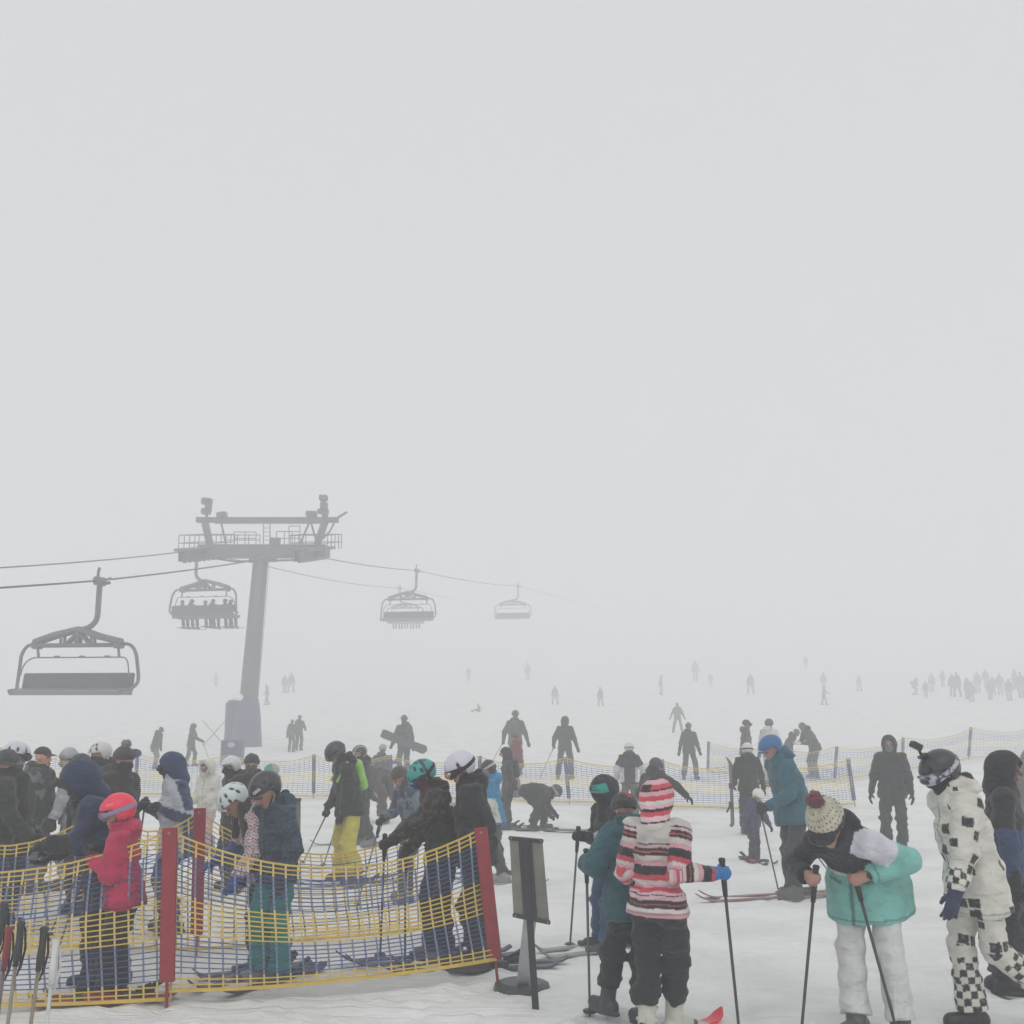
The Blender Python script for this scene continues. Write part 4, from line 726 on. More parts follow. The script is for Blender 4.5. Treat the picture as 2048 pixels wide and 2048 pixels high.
for px, py, ft, hd, sh_, lb, po in far:
    sh_ = sh_+56; person(lb, px, py, dist_for(ft), hd, po, 3, lin(sh_, sh_, sh_+2), lin(sh_+4, sh_+4, sh_+5), CHAR, CHAR, ('beanie', lin(sh_, sh_, sh_)), group=SLOPE)  # greys lifted: extra fog fading is put into the clothes colours
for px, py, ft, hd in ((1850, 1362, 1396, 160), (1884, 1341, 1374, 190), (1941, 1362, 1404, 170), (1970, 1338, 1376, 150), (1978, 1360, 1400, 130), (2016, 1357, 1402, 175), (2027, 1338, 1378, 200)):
    person('Indistinct grey figure in the blurred crowd at far right', px, py, dist_for(ft), hd, pose(3, 3), 3, lin(140, 140, 142), lin(144, 144, 145), CHAR, CHAR, ('beanie', lin(140, 140, 140)), group='blurred crowd at the far right')  # clothes in the same fog-paled greys as the figures above
person('Person sitting on the snow with legs stretched left', 956, 1407, dist_for(1424), -88, pose(8, 4, hip=.13, footL=(.14, -.72, .0, 0, -60), footR=(-.12, -.74, .0, 0, -60), armL=dict(t=(.34, .1, .25)), armR=dict(t=(-.3, -.2, .3))), 3, lin(80, 80, 82), lin(84, 84, 86), CHAR, CHAR, ('beanie', lin(84, 84, 84)), group=SLOPE)
# ------------------------------------------------------------------ snow
def grid(lo, hi, near, step, g):
    a = [near]; s = step
    while a[-1] < hi: a.append(a[-1]+s); s *= g
    b = [near]; s = step
    while b[-1] > lo: b.append(b[-1]-s); s *= g
    return np.array(sorted(set([max(lo, min(hi, v)) for v in a+b])))
gx = grid(-230, 230, 0, .042, 1.0105); gy = grid(-40, 285, 7, .042, 1.0105)
GX, GY = np.meshgrid(gx, gy, indexing='ij'); x, y = GX.ravel(), GY.ravel()
z = terrain(x, y)
pp = np.stack((x, y, x*0+1.5), 1); amp = np.clip(1.15-y/60, .25, 1)
z = z+amp*(.018*noise(pp*4.3+3)*(.5+.5*noise(pp*.4+30))+.016*noise(pp*9+5)*(.6+.6*noise(pp*.5+11)))
tr = noise(np.stack((x*.35+y*.25, y*.9-x*.2, x*0+8.5), 1)*1.1); z = z-amp*.022*np.maximum(0, .16-np.abs(tr))/.16
tr2 = noise(np.stack((x*.9+y*.1, y*.35, x*0+2.5), 1)*1.3); z = z-amp*.018*np.maximum(0, .12-np.abs(tr2))/.12
prints = list(FEET); q_ = RNG.random((900, 3))
for a_, b_, c_ in q_: yy = 5.5+16*b_**1.6; prints.append((( a_-.5)*yy*1.15, yy, None))
ix = np.searchsorted(gx, [p_[0] for p_ in prints]); iy = np.searchsorted(gy, [p_[1] for p_ in prints]); Z = z.reshape(len(gx), len(gy))
for (px_, py_, pz_), i_, j_ in zip(prints, ix, iy):
    if py_ > 24 or abs(px_) > 15: continue
    if pz_ is not None and pz_ > float(terrain(px_, py_))+.1: continue
    k_ = int(.34/max(.042, .0105*abs(py_-7)+.042))+1; sl = (slice(max(0, i_-k_), i_+k_+1), slice(max(0, j_-k_), j_+k_+1)); rr_ = np.hypot(GX[sl]-px_, (GY[sl]-py_)); d_ = .026 if pz_ is not None else .013
    ro = .21 if pz_ is not None else .10
    Z[sl] += d_*np.exp(-((rr_-ro)/.055)**2)*(.6+.5*np.sin(np.arctan2(GY[sl]-py_, GX[sl]-px_)*3+px_*9))-(.02 if pz_ is not None else .022)*np.exp(-(rr_/(ro*.6))**2)
z = Z.ravel()
nx, ny = len(gx), len(gy); I = np.arange(nx*ny).reshape(nx, ny)
F = np.stack((I[:-1, :-1].ravel(), I[1:, :-1].ravel(), I[1:, 1:].ravel(), I[:-1, 1:].ravel()), 1)
SNOW, nt, b = newmat('packed_snow'); N = nt.nodes.new; L = nt.links.new
tc = N('ShaderNodeTexCoord'); n1 = N('ShaderNodeTexNoise'); n1.inputs['Scale'].default_value = .9; n1.inputs['Detail'].default_value = 7; n1.inputs['Roughness'].default_value = .6; L(tc.outputs['Object'], n1.inputs['Vector'])
cr = N('ShaderNodeValToRGB'); cr.color_ramp.elements[0].position = .30; cr.color_ramp.elements[0].color = (.74, .738, .732, 1); cr.color_ramp.elements[1].position = .56; cr.color_ramp.elements[1].color = (.88, .876, .868, 1)
L(n1.outputs['Fac'], cr.inputs[0]); L(cr.outputs[0], b.inputs['Base Color']); b.inputs['Roughness'].default_value = .75; b.inputs['Specular IOR Level'].default_value = .25
n2 = N('ShaderNodeTexNoise'); n2.inputs['Scale'].default_value = 14; n2.inputs['Detail'].default_value = 8; n2.inputs['Roughness'].default_value = .65; L(tc.outputs['Object'], n2.inputs['Vector'])
bp = N('ShaderNodeBump'); bp.inputs['Strength'].default_value = .7; bp.inputs['Distance'].default_value = .034; hsum = n2.outputs['Fac']
for ang, sx_, sy_, wt in ((24, .35, 13, .34), (-33, .3, 10, .3), (70, .4, 14, .34)):
    mp = N('ShaderNodeMapping'); mp.inputs['Rotation'].default_value = (0, 0, R(ang)); mp.inputs['Scale'].default_value = (sx_, sy_, 1); L(tc.outputs['Object'], mp.inputs[0])
    m1 = N('ShaderNodeTexNoise'); m1.inputs['Scale'].default_value = 1; m1.inputs['Detail'].default_value = 3; L(mp.outputs[0], m1.inputs['Vector'])
    r1 = N('ShaderNodeMapRange'); r1.inputs[1].default_value = .5; r1.inputs[2].default_value = .62; r1.inputs[3].default_value = 0; r1.inputs[4].default_value = -wt; L(m1.outputs['Fac'], r1.inputs[0])
    ad = N('ShaderNodeMath'); ad.operation = 'ADD'; L(hsum, ad.inputs[0]); L(r1.outputs[0], ad.inputs[1]); hsum = ad.outputs[0]
L(hsum, bp.inputs['Height']); L(bp.outputs[0], b.inputs['Normal'])
tag(mesh_obj('snow_ground', np.stack((x, y, z), 1), F, SNOW), kind='structure')
# ------------------------------------------------------------------ net fences
YEL, BLU = lin(212, 180, 78), lin(56, 76, 126)
def net(p0, t0, p1, t1, sag, bsag, parent, origin, bands, rows, cw, th, belly=.1, cols=(YEL, BLU), sd=0, bottom_gap=.06, vw=1.5):
    """p0,p1 foot points, t0,t1 top points; sagging rope net with coloured bands; bands = (row fraction, colour index)"""
    p0, t0, p1, t1 = map(Vector, (p0, t0, p1, t1)); Ln = (p1-p0).length; nv = max(6, int(Ln/cw)); nrm = Vector(((p1-p0).y, -(p1-p0).x, 0)).normalized(); ex = (p1-p0).normalized()
    def P(t, v):
        q = 4*t*(1-t); top = t0.lerp(t1, t)-Vector((0, 0, sag*q)); bot = p0.lerp(p1, t)+Vector((0, 0, bottom_gap+bsag*q)); g = float(NV[0](t, v))
        return bot.lerp(top, v)+nrm*(belly*q*(math.sin(math.pi*min(1, v*.9+.1))*.6+.4)+.05*g)+Vector((0, 0, .02*g))+ex*.03*float(NV[1](t, v))
    S = RNG.random(4)*30
    NV = [lambda t, v: noise(np.array([[t*Ln*1.6+S[0], v*2.2, S[1]]]))[0], lambda t, v: noise(np.array([[t*Ln*.8+S[2], v*1.5, S[3]]]))[0]]
    m = MB(); nh = max(8, int(Ln/.16))
    def colr(v):
        for a, c in bands:
            if v <= a: return cols[c]
        return cols[bands[-1][1]]
    for r in range(rows+1):
        v = r/rows; thick = th*(3.6 if r == 0 else (2.0 if r == rows else (1.25 if colr(min(1, v+.001)) is cols[0] else 1.0))); m.tube([P(i/nh, v) for i in range(nh+1)], thick, colr(min(1, v+.001)), 4, flat=1)
    for i in range(nv+1):
        t = i/nv
        for r in range(0, rows):
            v0, v1 = r/rows, (r+1)/rows; a, c = P(t, v0), P(t, v1); w = th*vw
            m.add([a-ex*w+nrm*.002, a+ex*w+nrm*.002, c+ex*w+nrm*.002, c-ex*w+nrm*.002, a-ex*w-nrm*.002, a+ex*w-nrm*.002, c+ex*w-nrm*.002, c-ex*w-nrm*.002], [(0, 1, 2, 3), (7, 6, 5, 4), (0, 3, 7, 4), (1, 5, 6, 2)], colr((v0+v1)/2)*.72+lin(196, 198, 200)*.28)
    m.V = [tuple(Vector(v)-origin) for v in m.V]
    return m.build('net', NETM, parent)
BANDS = [(.10, 0), (.36, 1), (.63, 0), (.895, 1), (1.01, 0)]
def post(foot, top, w, t, col, parent, origin, spike=.16, yaw=0, name='post', rivet=True):
    foot, top = Vector(foot)-origin, Vector(top)-origin; u = (top-foot).normalized(); fr = frame(u); q = Matrix(fr.tolist())@Matrix.Rotation(yaw, 3, 'Z'); Ls = (top-foot).length
    o = MB().box(foot+u*(spike+(Ls-spike)/2), (w, t, Ls-spike), col, q, min(w, t)*.12).build(name, METAL, parent)
    if spike: MB().tube([foot-u*.12, foot+u*(spike+.02)], .011, np.array(col)*.9, 8).build('spike', METAL, o)
    if rivet: MB().tube([foot+u*(Ls-.035)+q@Vector((.0, -t/2-.004, 0)), foot+u*(Ls-.035)+q@Vector((0, t/2+.004, 0))], .011, lin(150, 120, 116), 8).build('rivet', METAL, o)
    return o
def pt(px, py, d): zz = w_at(py, d); return Vector((x_at(px, d, zz), d, zz))
def gp(px, py): return ground_at(px, py)
RED = lin(146, 40, 52); BLUEP = lin(74, 84, 132)
# front fence
f1 = gp(333, 2019); t1 = pt(340, 1655, f1.y); f2 = gp(996, 1968); t2 = pt(961, 1655, f2.y+.03)
f0 = Vector((f1.x-2.9, f1.y-.35, 0)); f0.z = float(terrain(f0.x, f0.y)); t0 = f0+Vector((.02, 0, 1.12))
o = empty('net_fence', f1); tag(o, 'nearest yellow and blue net fence sagging between tall red posts', 'fence', 'net fences')
for f, t, nm in ((f0, t0, 0), (f1, t1, 0), (f2, t2, 0)): post(f, t, .098, .028, RED, o, f1, .17)
net(f0, t0-Vector((0, 0, .03)), f1+Vector((0, .03, .0)), t1+Vector((0, .03, -.03)), .26, -.0, o, f1, BANDS, 27, .085, .0041, .12)
net(f1+Vector((0, .03, .05)), t1+Vector((0, .03, -.03)), f2+Vector((0, .03, .1)), t2+Vector((0, .03, -.02)), .24, -.02, o, f1, BANDS, 27, .085, .0041, .16)
# rear queue fence
g1 = gp(392, 1912); h1 = pt(400, 1616, g1.y)
def fp(px, d, H=1.12): q = Vector((x_at(px, d, 0), d, 0)); q.z = float(terrain(q.x, q.y)); return q, q+Vector((0, 0, H))
ga, ha = fp(182, 9.1, 1.16); gb, hb_ = fp(-170, 9.0, 1.0); gc, hc_ = fp(888, 9.9, 1.02)
o = empty('net_fence', g1); tag(o, 'second yellow and blue net fence behind the front one, with red posts among the skiers', 'fence', 'net fences')
for f, t in ((gb, hb_), (ga, ha), (g1, h1), (gc, hc_)): post(f, t, .095, .028, RED, o, g1, .16)
net(gb, hb_, ga, ha-Vector((0, 0, .03)), .22, 0, o, g1, BANDS, 25, .085, .0041, .08); net(ga, ha-Vector((0, 0, .03)), g1, h1-Vector((0, 0, .03)), .17, 0, o, g1, BANDS, 25, .085, .0041, .05)
net(g1, h1-Vector((0, 0, .03)), gc, hc_, .34, .0, o, g1, BANDS, 24, .09, .0041, .12)
# blue post fence across the middle
mid = [(-90, 1588), (88, 1590), (270, 1592), (452, 1594), (627, 1597), (784, 1598), (957, 1602), (1139, 1608), (1332, 1616), (1500, 1622), (1710, 1612)]
o = empty('net_fence', fp(1139, 23.7)[0]); og = o.location.copy(); FM = lambda a, r_: (lambda g_: (g_, g_+Vector((0, 0, 1.02))))(gp(a, r_)); tag(o, 'long middle fence of pale blue and yellow netting on blue posts across the picture', 'fence', 'net fences')
ms = [FM(a, d_) for a, d_ in mid]
lean_ = [0, 0, 0, 0, -.02, -.06, .03, -.09, -.06, 0, -.10]
YEL2, BLU2 = lin(204, 184, 110), lin(92, 108, 158)
for (f, t), le in zip(ms, lean_): post(f, t+Vector((le, 0, 0)), .085, .03, BLUEP, o, og, .12, rivet=False)
for i in range(len(ms)-1):
    t_a = ms[i][1]+Vector((lean_[i], 0, -.02)); t_b = ms[i+1][1]+Vector((lean_[i+1], 0, -.02)); off = Vector((0, -.035, 0))
    net(ms[i][0]+off, t_a+off, ms[i+1][0]+off, t_b+off, .16, 0, o, og, BANDS, 18, .12, .0068, .05, (YEL2, BLU2), vw=.5)
# far fence on the right
farf = [(1415, 36), (1548, 33.5), (1668, 31.6), (1804, 33.2), (1938, 34.6), (2085, 36)]
o = empty('net_fence', fp(1668, 31.6)[0]); og = o.location.copy(); tag(o, 'far netting fence fading into fog on the right, pale grey blue posts', 'fence', 'net fences')
ms = [fp(a, d_, 1.0) for a, d_ in farf]; lean_ = [.06, .08, .12, .1, .16, .1]
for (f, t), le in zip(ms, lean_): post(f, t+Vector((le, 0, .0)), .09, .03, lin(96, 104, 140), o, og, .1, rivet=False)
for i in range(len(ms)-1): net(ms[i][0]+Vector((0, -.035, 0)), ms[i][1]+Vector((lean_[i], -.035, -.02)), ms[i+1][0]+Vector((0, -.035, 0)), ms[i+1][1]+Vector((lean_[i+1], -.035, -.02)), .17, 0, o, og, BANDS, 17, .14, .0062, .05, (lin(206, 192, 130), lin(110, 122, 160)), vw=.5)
# ------------------------------------------------------------------ sign boards seen from behind
def sign(corners, d, foot, post_top, base_px, label, dark_top=True):
    a, b_, c, e = [pt(q[0], q[1], d) for q in corners]; F0 = gp(*foot); o = empty('sign_board', F0); tag(o, label, 'sign', 'sign boards'); V = lambda p: p-F0
    n = Vector((0, 1, 0)); m = MB(); A_ = [V(q) for q in (a, b_, c, e)]; B_ = [q+Vector((0, .012, 0)) for q in A_]
    m.add(A_+B_, [(0, 3, 2, 1), (4, 5, 6, 7), (0, 1, 5, 4), (1, 2, 6, 5), (2, 3, 7, 6), (3, 0, 4, 7)], lin(122, 120, 112)); m.build('panel', PLAST, o)
    for p, q, nm in ((A_[0], A_[1], 'top_rail'), (A_[3], A_[2], 'bottom_rail')):
        u = (q-p).normalized(); r = MB(); r.box((p+q)/2+Vector((0, .0, 0)), ((q-p).length+.012, .03, .026), lin(52, 52, 54), Matrix.Rotation(math.atan2(-u.z, u.x), 3, 'Y'), .006)
        for e_ in (p+u*.012, q-u*.012): r.tube([e_+Vector((0, -.019, 0)), e_+Vector((0, -.014, 0))], .006, lin(150, 150, 150), 8)
        r.build(nm, METAL, o)
    top = V(pt(post_top[0], post_top[1], d))+Vector((0, -.02, 0)); bot = Vector((0, -.02, -.02)); u = top-bot
    MB().box((top+bot)/2, (.045, .022, u.length), lin(46, 48, 54), Matrix(frame(u).tolist()), .004).build('post', METAL, o)
    if base_px: ct, cb = (A_[0].lerp(A_[1], .47)), (A_[3].lerp(A_[2], .47)); u2 = cb-ct; MB().box((ct+cb)/2+Vector((0, -.006, 0)), (.088, .014, u2.length*.97), lin(50, 53, 60), Matrix(frame(u2).tolist()), .003).build('channel', METAL, o)
    if base_px:
        g = gp(*base_px); bp_ = V(g); s1 = V(pt(1060, 1845, d))+Vector((0, .05, 0)); u = s1-bp_
        MB().box((s1+bp_)/2+Vector((0, .03, 0)), (.085, .02, u.length), lin(176, 178, 182), Matrix(frame(u).tolist()), .003).build('support_leg', METAL, o)
        MB().tube([bp_+Vector((0, .04, 0)), bp_+Vector((0, .04, .012)), bp_+Vector((0, .04, .05)), bp_+Vector((0, .04, .065))], [.185, .2, .19, .15], lin(66, 68, 72), 24).build('base', PLAST, o)
sign([(1019, 1676), (1085, 1682), (1099, 1845), (1027, 1830)], 7.42, (1072, 2022), (1050, 1690), (1044, 1985), 'grey sign board seen from behind on a leaning black post, by the red fence post')
sign([(565, 1600), (601, 1599), (600, 1700), (565, 1705)], 10, (570, 1850), (568, 1606), None, 'smaller grey sign board with dark top behind the child in tweed')
# ------------------------------------------------------------------ poles standing at the bottom left
def stuck(g, b, d, colr, gripc, label, glen=.12):
    G = pt(g[0], g[1], d); ax = (G-pt(b[0], b[1], d-.12)).normalized(); tip = G-ax*((G.z+.06)/ax.z); 
    return ski_pole(G, tip, label, colr, 0, 'ski poles', gripc, True, gripc if sum(gripc) > 1 else None)
stuck((38, 1878), (14, 2060), 5.75, lin(140, 132, 120), lin(44, 44, 46), 'tall ski pole with grey shaft and black grip standing at the bottom left')
stuck((84, 1888), (60, 2060), 5.8, lin(140, 130, 112), lin(46, 46, 46), 'bamboo coloured ski pole with black grip beside the white one at bottom left')
stuck((108, 1915), (92, 2060), 5.7, lin(196, 198, 198), lin(200, 200, 198), 'white ski pole with white grip and strap at the bottom left')
stuck((14, 1888), (-8, 2060), 5.9, lin(110, 100, 98), lin(128, 40, 48), 'ski pole with dark red grip at the bottom left corner')
stuck((4, 1838), (-24, 2060), 6.0, lin(100, 96, 96), lin(46, 46, 48), 'ski pole with dark grip cut by the left edge')
# carried snowboard
c_ = sb['c']; f_ = Vector((1, .1, 0)).normalized()
so = ski(c_, f_, 1.5, 'dark snowboard carried tilted under an arm in the middle distance', lin(58, 58, 62), w=.14, name='snowboard', group='snowboards'); so.rotation_euler = (R(78), R(21), 0); so.location = c_+Vector((-.05, -.32, -.04))
g = gp(1095, 1662); so = ski(g+Vector((0, -.08, .03)), Vector((1, -.25, 0)).normalized(), 1.5, 'dark snowboard on the snow at the feet of the doubled over person', lin(74, 76, 76), w=.13, name='snowboard', group='snowboards')
g = pt(1464, 1590, gp(1470, 1668).y-.25); so = ski(g, Vector((1, 0, 0)), 1.15, 'dark snowboard with bindings held upright beside the white helmet', lin(52, 52, 54), w=.13, name='snowboard', group='snowboards'); so.rotation_euler = Matrix(((0, 0, -1), (0, 1, 0), (1, 0, 0))).to_euler()
# crossed marker sticks by the tower
for (a, b_), lb in ((((452, 1492), (404, 1440)), 'thin crossed stick leaning left by the tower base'), (((404, 1492), (452, 1440)), 'thin crossed stick leaning right by the tower base')):
    p = gp(*a); q = pt(b_[0], b_[1], p.y); o = empty('marker_stick', p); tag(o, lb, 'stick', 'crossed sticks'); MB().tube([Vector((0, 0, -.05)), q-p], .02, lin(110, 110, 112), 6).build('stick', METAL, o)
# ------------------------------------------------------------------ chairlift
STEEL = lin(100, 103, 108); DST = lin(66, 70, 78); LK = 1.25
def make_chair():
    r = empty('lift_chair'); z = Vector
    MB().box((0, .0, -.02), (.16, .42, .2), STEEL, None, .04).tube([(0, .1, .02), (.02, .3, .06), (.03, .42, .1)], .03, STEEL, 8).tube([(0, -.1, .06), (.06, -.2, .2), (.1, -.24, .26)], .035, STEEL, 8).tube([(.08, .02, -.06), (.2, .02, -.06), (.24, .02, -.05)], .04, STEEL, 8).build('grip', METAL, r)
    MB().tube([(0, 0, -.08), (0, 0, -.35), (0, 0, -.7)]+arc((0, 0, -.78), (0, 0, -1.0), (-.22, 0, -1.1), 7)+[(-.36, 0, -1.14)], .065, STEEL, 10).build('hanger_arm', METAL, r, True)
    y = MB(); L_, R_ = -1.5, .62; cx = -.42
    for s in (-1, 1):
        y.tube([(cx, s*.05, -1.13), (cx-.6, s*.09, -1.27), (L_+.02, s*.1, -1.42)], [.07, .075, .07], STEEL, 6); y.tube([(cx, s*.05, -1.13), (cx+.5, s*.09, -1.3), (R_-.02, s*.1, -1.42)], [.07, .075, .07], STEEL, 6)
        y.tube([(L_, s*.1, -1.5), (R_, s*.1, -1.5)], .045, STEEL, 6)
        y.tube([(cx, s*.06, -1.16), (cx-.02, s*.08, -1.5)], .05, STEEL, 6); y.tube([(cx+.35, s*.08, -1.26), (cx+.35, s*.08, -1.5)], .035, STEEL, 6); y.tube([(cx-.4, s*.08, -1.25), (cx-.4, s*.08, -1.5)], .035, STEEL, 6)
        y.tube([(cx, s*.07, -1.2), (cx+.3, s*.08, -1.48)], .035, STEEL, 6); y.tube([(cx, s*.07, -1.2), (cx-.3, s*.08, -1.48)], .035, STEEL, 6)
    y.box((cx, 0, -1.16), (.5, .2, .12), STEEL, None, .04); y.box((L_+.05, 0, -1.49), (.16, .3, .18), STEEL, None, .03); y.box((R_-.05, 0, -1.49), (.16, .3, .18), STEEL, None, .03); y.build('yoke', METAL, r)
    for s in (-1, 1):
        x0 = L_ if s < 0 else R_; e = 1 if s > 0 else -1
        MB().tube([(x0, .05, -1.48), (x0+e*.12, .05, -1.47)]+arc((x0+e*.14, .05, -1.48), (x0+e*.3, .05, -1.5), (x0+e*.37, .06, -1.75), 6)+[(x0+e*.42, .1, -2.15)]+arc((x0+e*.43, .1, -2.3), (x0+e*.42, .05, -2.45), (x0+e*.3, -.1, -2.52), 5)+[(x0+e*.28, -.45, -2.55)], .04, STEEL, 8).build('side_bar', METAL, r, True)
    bx0, bx1 = L_-.18, R_+.18
    bb = MB(); bb.tube(arc((bx0-.1, -.05, -2.2), (bx0-.1, -.02, -1.85), (bx0+.18, 0, -1.78), 6)+[(bx1-.18, 0, -1.78)]+arc((bx1-.1, 0, -1.78), (bx1+.05, 0, -1.8), (bx1+.08, -.05, -2.2), 6), .017, STEEL, 6)
    for s in (L_+.06, R_-.06): bb.tube([(s, 0, -1.52), (s+(.05 if s < 0 else .04), 0, -1.79)], .03, STEEL, 6)
    for i in range(3): bb.tube([(L_+.5+i*.62, 0, -1.765), (L_+.62+i*.62, 0, -1.765)], .028, STEEL, 6)
    bb.build('restraint_bar', METAL, r)
    cxm = (L_+R_)/2; W_ = R_-L_+.62
    b = MB(); b.box((cxm, .12, -2.34), (W_, .09, .42), DST, Matrix.Rotation(R(-9), 3, 'X'), .03); b.build('backrest', PLAST, r)
    b = MB(); b.box((cxm, -.17, -2.56), (W_+.06, .56, .11), lin(112, 116, 122), Matrix.Rotation(R(7), 3, 'X'), .045); b.tube([(cxm-W_/2, .05, -2.61), (cxm+W_/2, .05, -2.61)], .03, STEEL, 8); b.build('seat', PLAST, r)
    for ch in r.children:
        for v in ch.data.vertices: v.co *= LK
    return r
def rope_pt(px, py, d): return pt(px, py, d)
c1 = rope_pt(200, 1161, 25*LK); rs = rope_pt(625, 1108, 52); c3 = rope_pt(833, 1141, 56*LK); c5 = rope_pt(1036, 1172, 86*LK)
ls = rope_pt(404, 1108, 52); c2 = rope_pt(394, 1107, 54.3); c4 = rope_pt(800, 1176, 80*LK)
proto = make_chair(); chairs = []
G = 'chairs of the chairlift'
for i, (p, yaw, lb) in enumerate(((c1, -8, 'nearest empty six seat chair at the left, hanging low in front of the fog'), (c2, 166, 'chair with six riders hanging beside the tower'), (c3, -12, 'empty chair right of the tower, half faded into fog'), (c4, 168, 'ghostly chair with riders just behind the empty faded one'), (c5, -12, 'farthest chair, barely visible in fog right of the others'))):
    o = proto if i == 0 else copy_tree(proto); o.location = p; o.rotation_euler = (0, 0, R(yaw)); tag(o, lb, 'chairlift chair', G); chairs.append((p, yaw))
def riders(ci, xs, label, tier):
    p, yaw = chairs[ci]; M = Matrix.Rotation(R(yaw), 3, 'Z')
    for i, x in enumerate(xs):
        sc = .97+.05*math.sin(i*2.3); wpos = p+M@Vector((x*LK, -.12, -3.16-.10*sc)); sh_ = 70+9*((i*5) % 4)
        # seated: pelvis a little above the cushion, shins hanging, facing up the slope
        ps = pose(4, 6+4*(i % 2), hip=.12, footL=(.13, -.50, -.52, 4), footR=(-.13, -.48, -.52, -4), armL=dict(t=(.26, -.3, .28)), armR=dict(t=(-.26, -.3, .28)), hood=i % 2)
        rt = person(label[i], seat=(sc, wpos), h=yaw, pose=ps, tier=2 if tier == 2 else 3, jk=lin(sh_, sh_, sh_+2), tr=lin(sh_, sh_, sh_), bt=CHAR, gl=CHAR, head=('helmet' if i % 3 else 'beanie', lin(sh_, sh_, sh_)), group='riders on the chairlift', short=f'{ORD[i]} rider by the tower',
            skis=dict(look='ski dangling', col=lin(84, 84, 88), len=1.5, lift=True, only='LR') if tier == 2 else None)
ORD = ('leftmost', 'second from the left', 'third from the left', 'third from the right', 'second from the right', 'rightmost')
def ski_fix(): pass
riders(1, (.62, .2, -.42, -.76, -1.3, -1.55), [f'grey chairlift rider, {q} of the six beside the tower' for q in ORD], 2)
riders(3, (.5, .05, -.4, -.85, -1.3), [f'ghostly chairlift rider, {q} of five behind the empty chair' for q in ('leftmost', 'second from the left', 'middle one', 'second from the right', 'rightmost')], 3)
def rope(pts, label):
    P = [Vector(p) for p in pts]; o = empty('haul_rope', P[0]); tag(o, label, 'cable', 'chairlift cables'); MB().tube([p-P[0] for p in P], .026, lin(60, 62, 66), 6).build('cable', METAL, o)
def sagged(a, b, s, n=10): a, b = Vector(a), Vector(b); return [a.lerp(b, i/n)-Vector((0, 0, 4*s*(i/n)*(1-i/n))) for i in range(n)]
n1 = c1+(c1-rs)*.55; n1.z = c1.z+(c1.z-rs.z)*.45; end_r = c5+(c5-c3)*2.2; end_r.z = c5.z+5.0
rope(sagged(n1, c1, .03, 5)+sagged(c1, rs+Vector((0, -1.2, 0)), .10)+[rs+Vector((0, -1.0, .02)), rs+Vector((0, 1.0, .06))]+sagged(rs+Vector((.2, 1.2, 0)), c3, .10)+sagged(c3, c5, .2)+[c5, end_r], 'nearer steel cable running from the left edge over the empty chair to the tower')
n2 = rope_pt(-60, 1139, 27*LK); end_l = c4+(c4-ls)*1.6; end_l.z = c4.z+5
rope(sagged(n2, ls+Vector((-.1, -1.2, 0)), .08)+[ls+Vector((0, -1, .02)), ls+Vector((0, 1, .04))]+[c2]+sagged(ls.lerp(c4, .15), c4, .3)+[c4, end_l], 'higher steel cable from the left edge to the left end of the tower arm')
# tower
TD = 52; base = gp(500, 1500); base = Vector((x_at(497, TD, 0), TD, float(terrain(x_at(497, TD, 0), TD)))); 
T_ = empty('lift_tower', base); tag(T_, 'tall grey chairlift tower with cross arm, catwalks and padded base', 'lift tower')
q = lambda px, py, dy=0: pt(px, py, TD+dy)-base
TC = lin(94, 97, 102); colm = MB(); a, b_ = q(492, 1455), q(522, 1118); colm.tube([Vector((a.x-.05, 0, -.2)), a, a.lerp(b_, .5), b_+Vector((0, 0, .2))], [.48, .44, .40, .36], TC, 20); colm.build('column', METAL, T_, True)
ld = MB(); la, lb_ = q(507, 1450), q(537, 1125)
for s in (-.0, .22): ld.tube([la+Vector((s*.6+.0, -.1, 0)), lb_+Vector((s*.6-.06, -.1, 0))], .011, TC, 5)
for i in range(26): u = la.lerp(lb_, (i+.5)/26); ld.tube([u+Vector((-.06*(i/26), -.1, 0)), u+Vector((.132-.06*(i/26), -.1, 0))], .009, TC, 5)
ld.build('ladder', METAL, T_)
arm = MB(); A0, A1 = q(397, 1103), q(654, 1103); mid_ = (A0+A1)/2; hz = (q(500, 1089)-q(500, 1115)).length; arm.box(mid_, ((A1-A0).length, .6, hz), TC, None, .05); arm.box(q(526, 1117), (1.25, .62, .31), TC, None, .05); arm.tube([q(400, 1112), q(470, 1123), q(526, 1122)], .05, TC, 6); arm.tube([q(654, 1112), q(590, 1120), q(526, 1122)], .05, TC, 6); arm.build('cross_arm', METAL, T_)
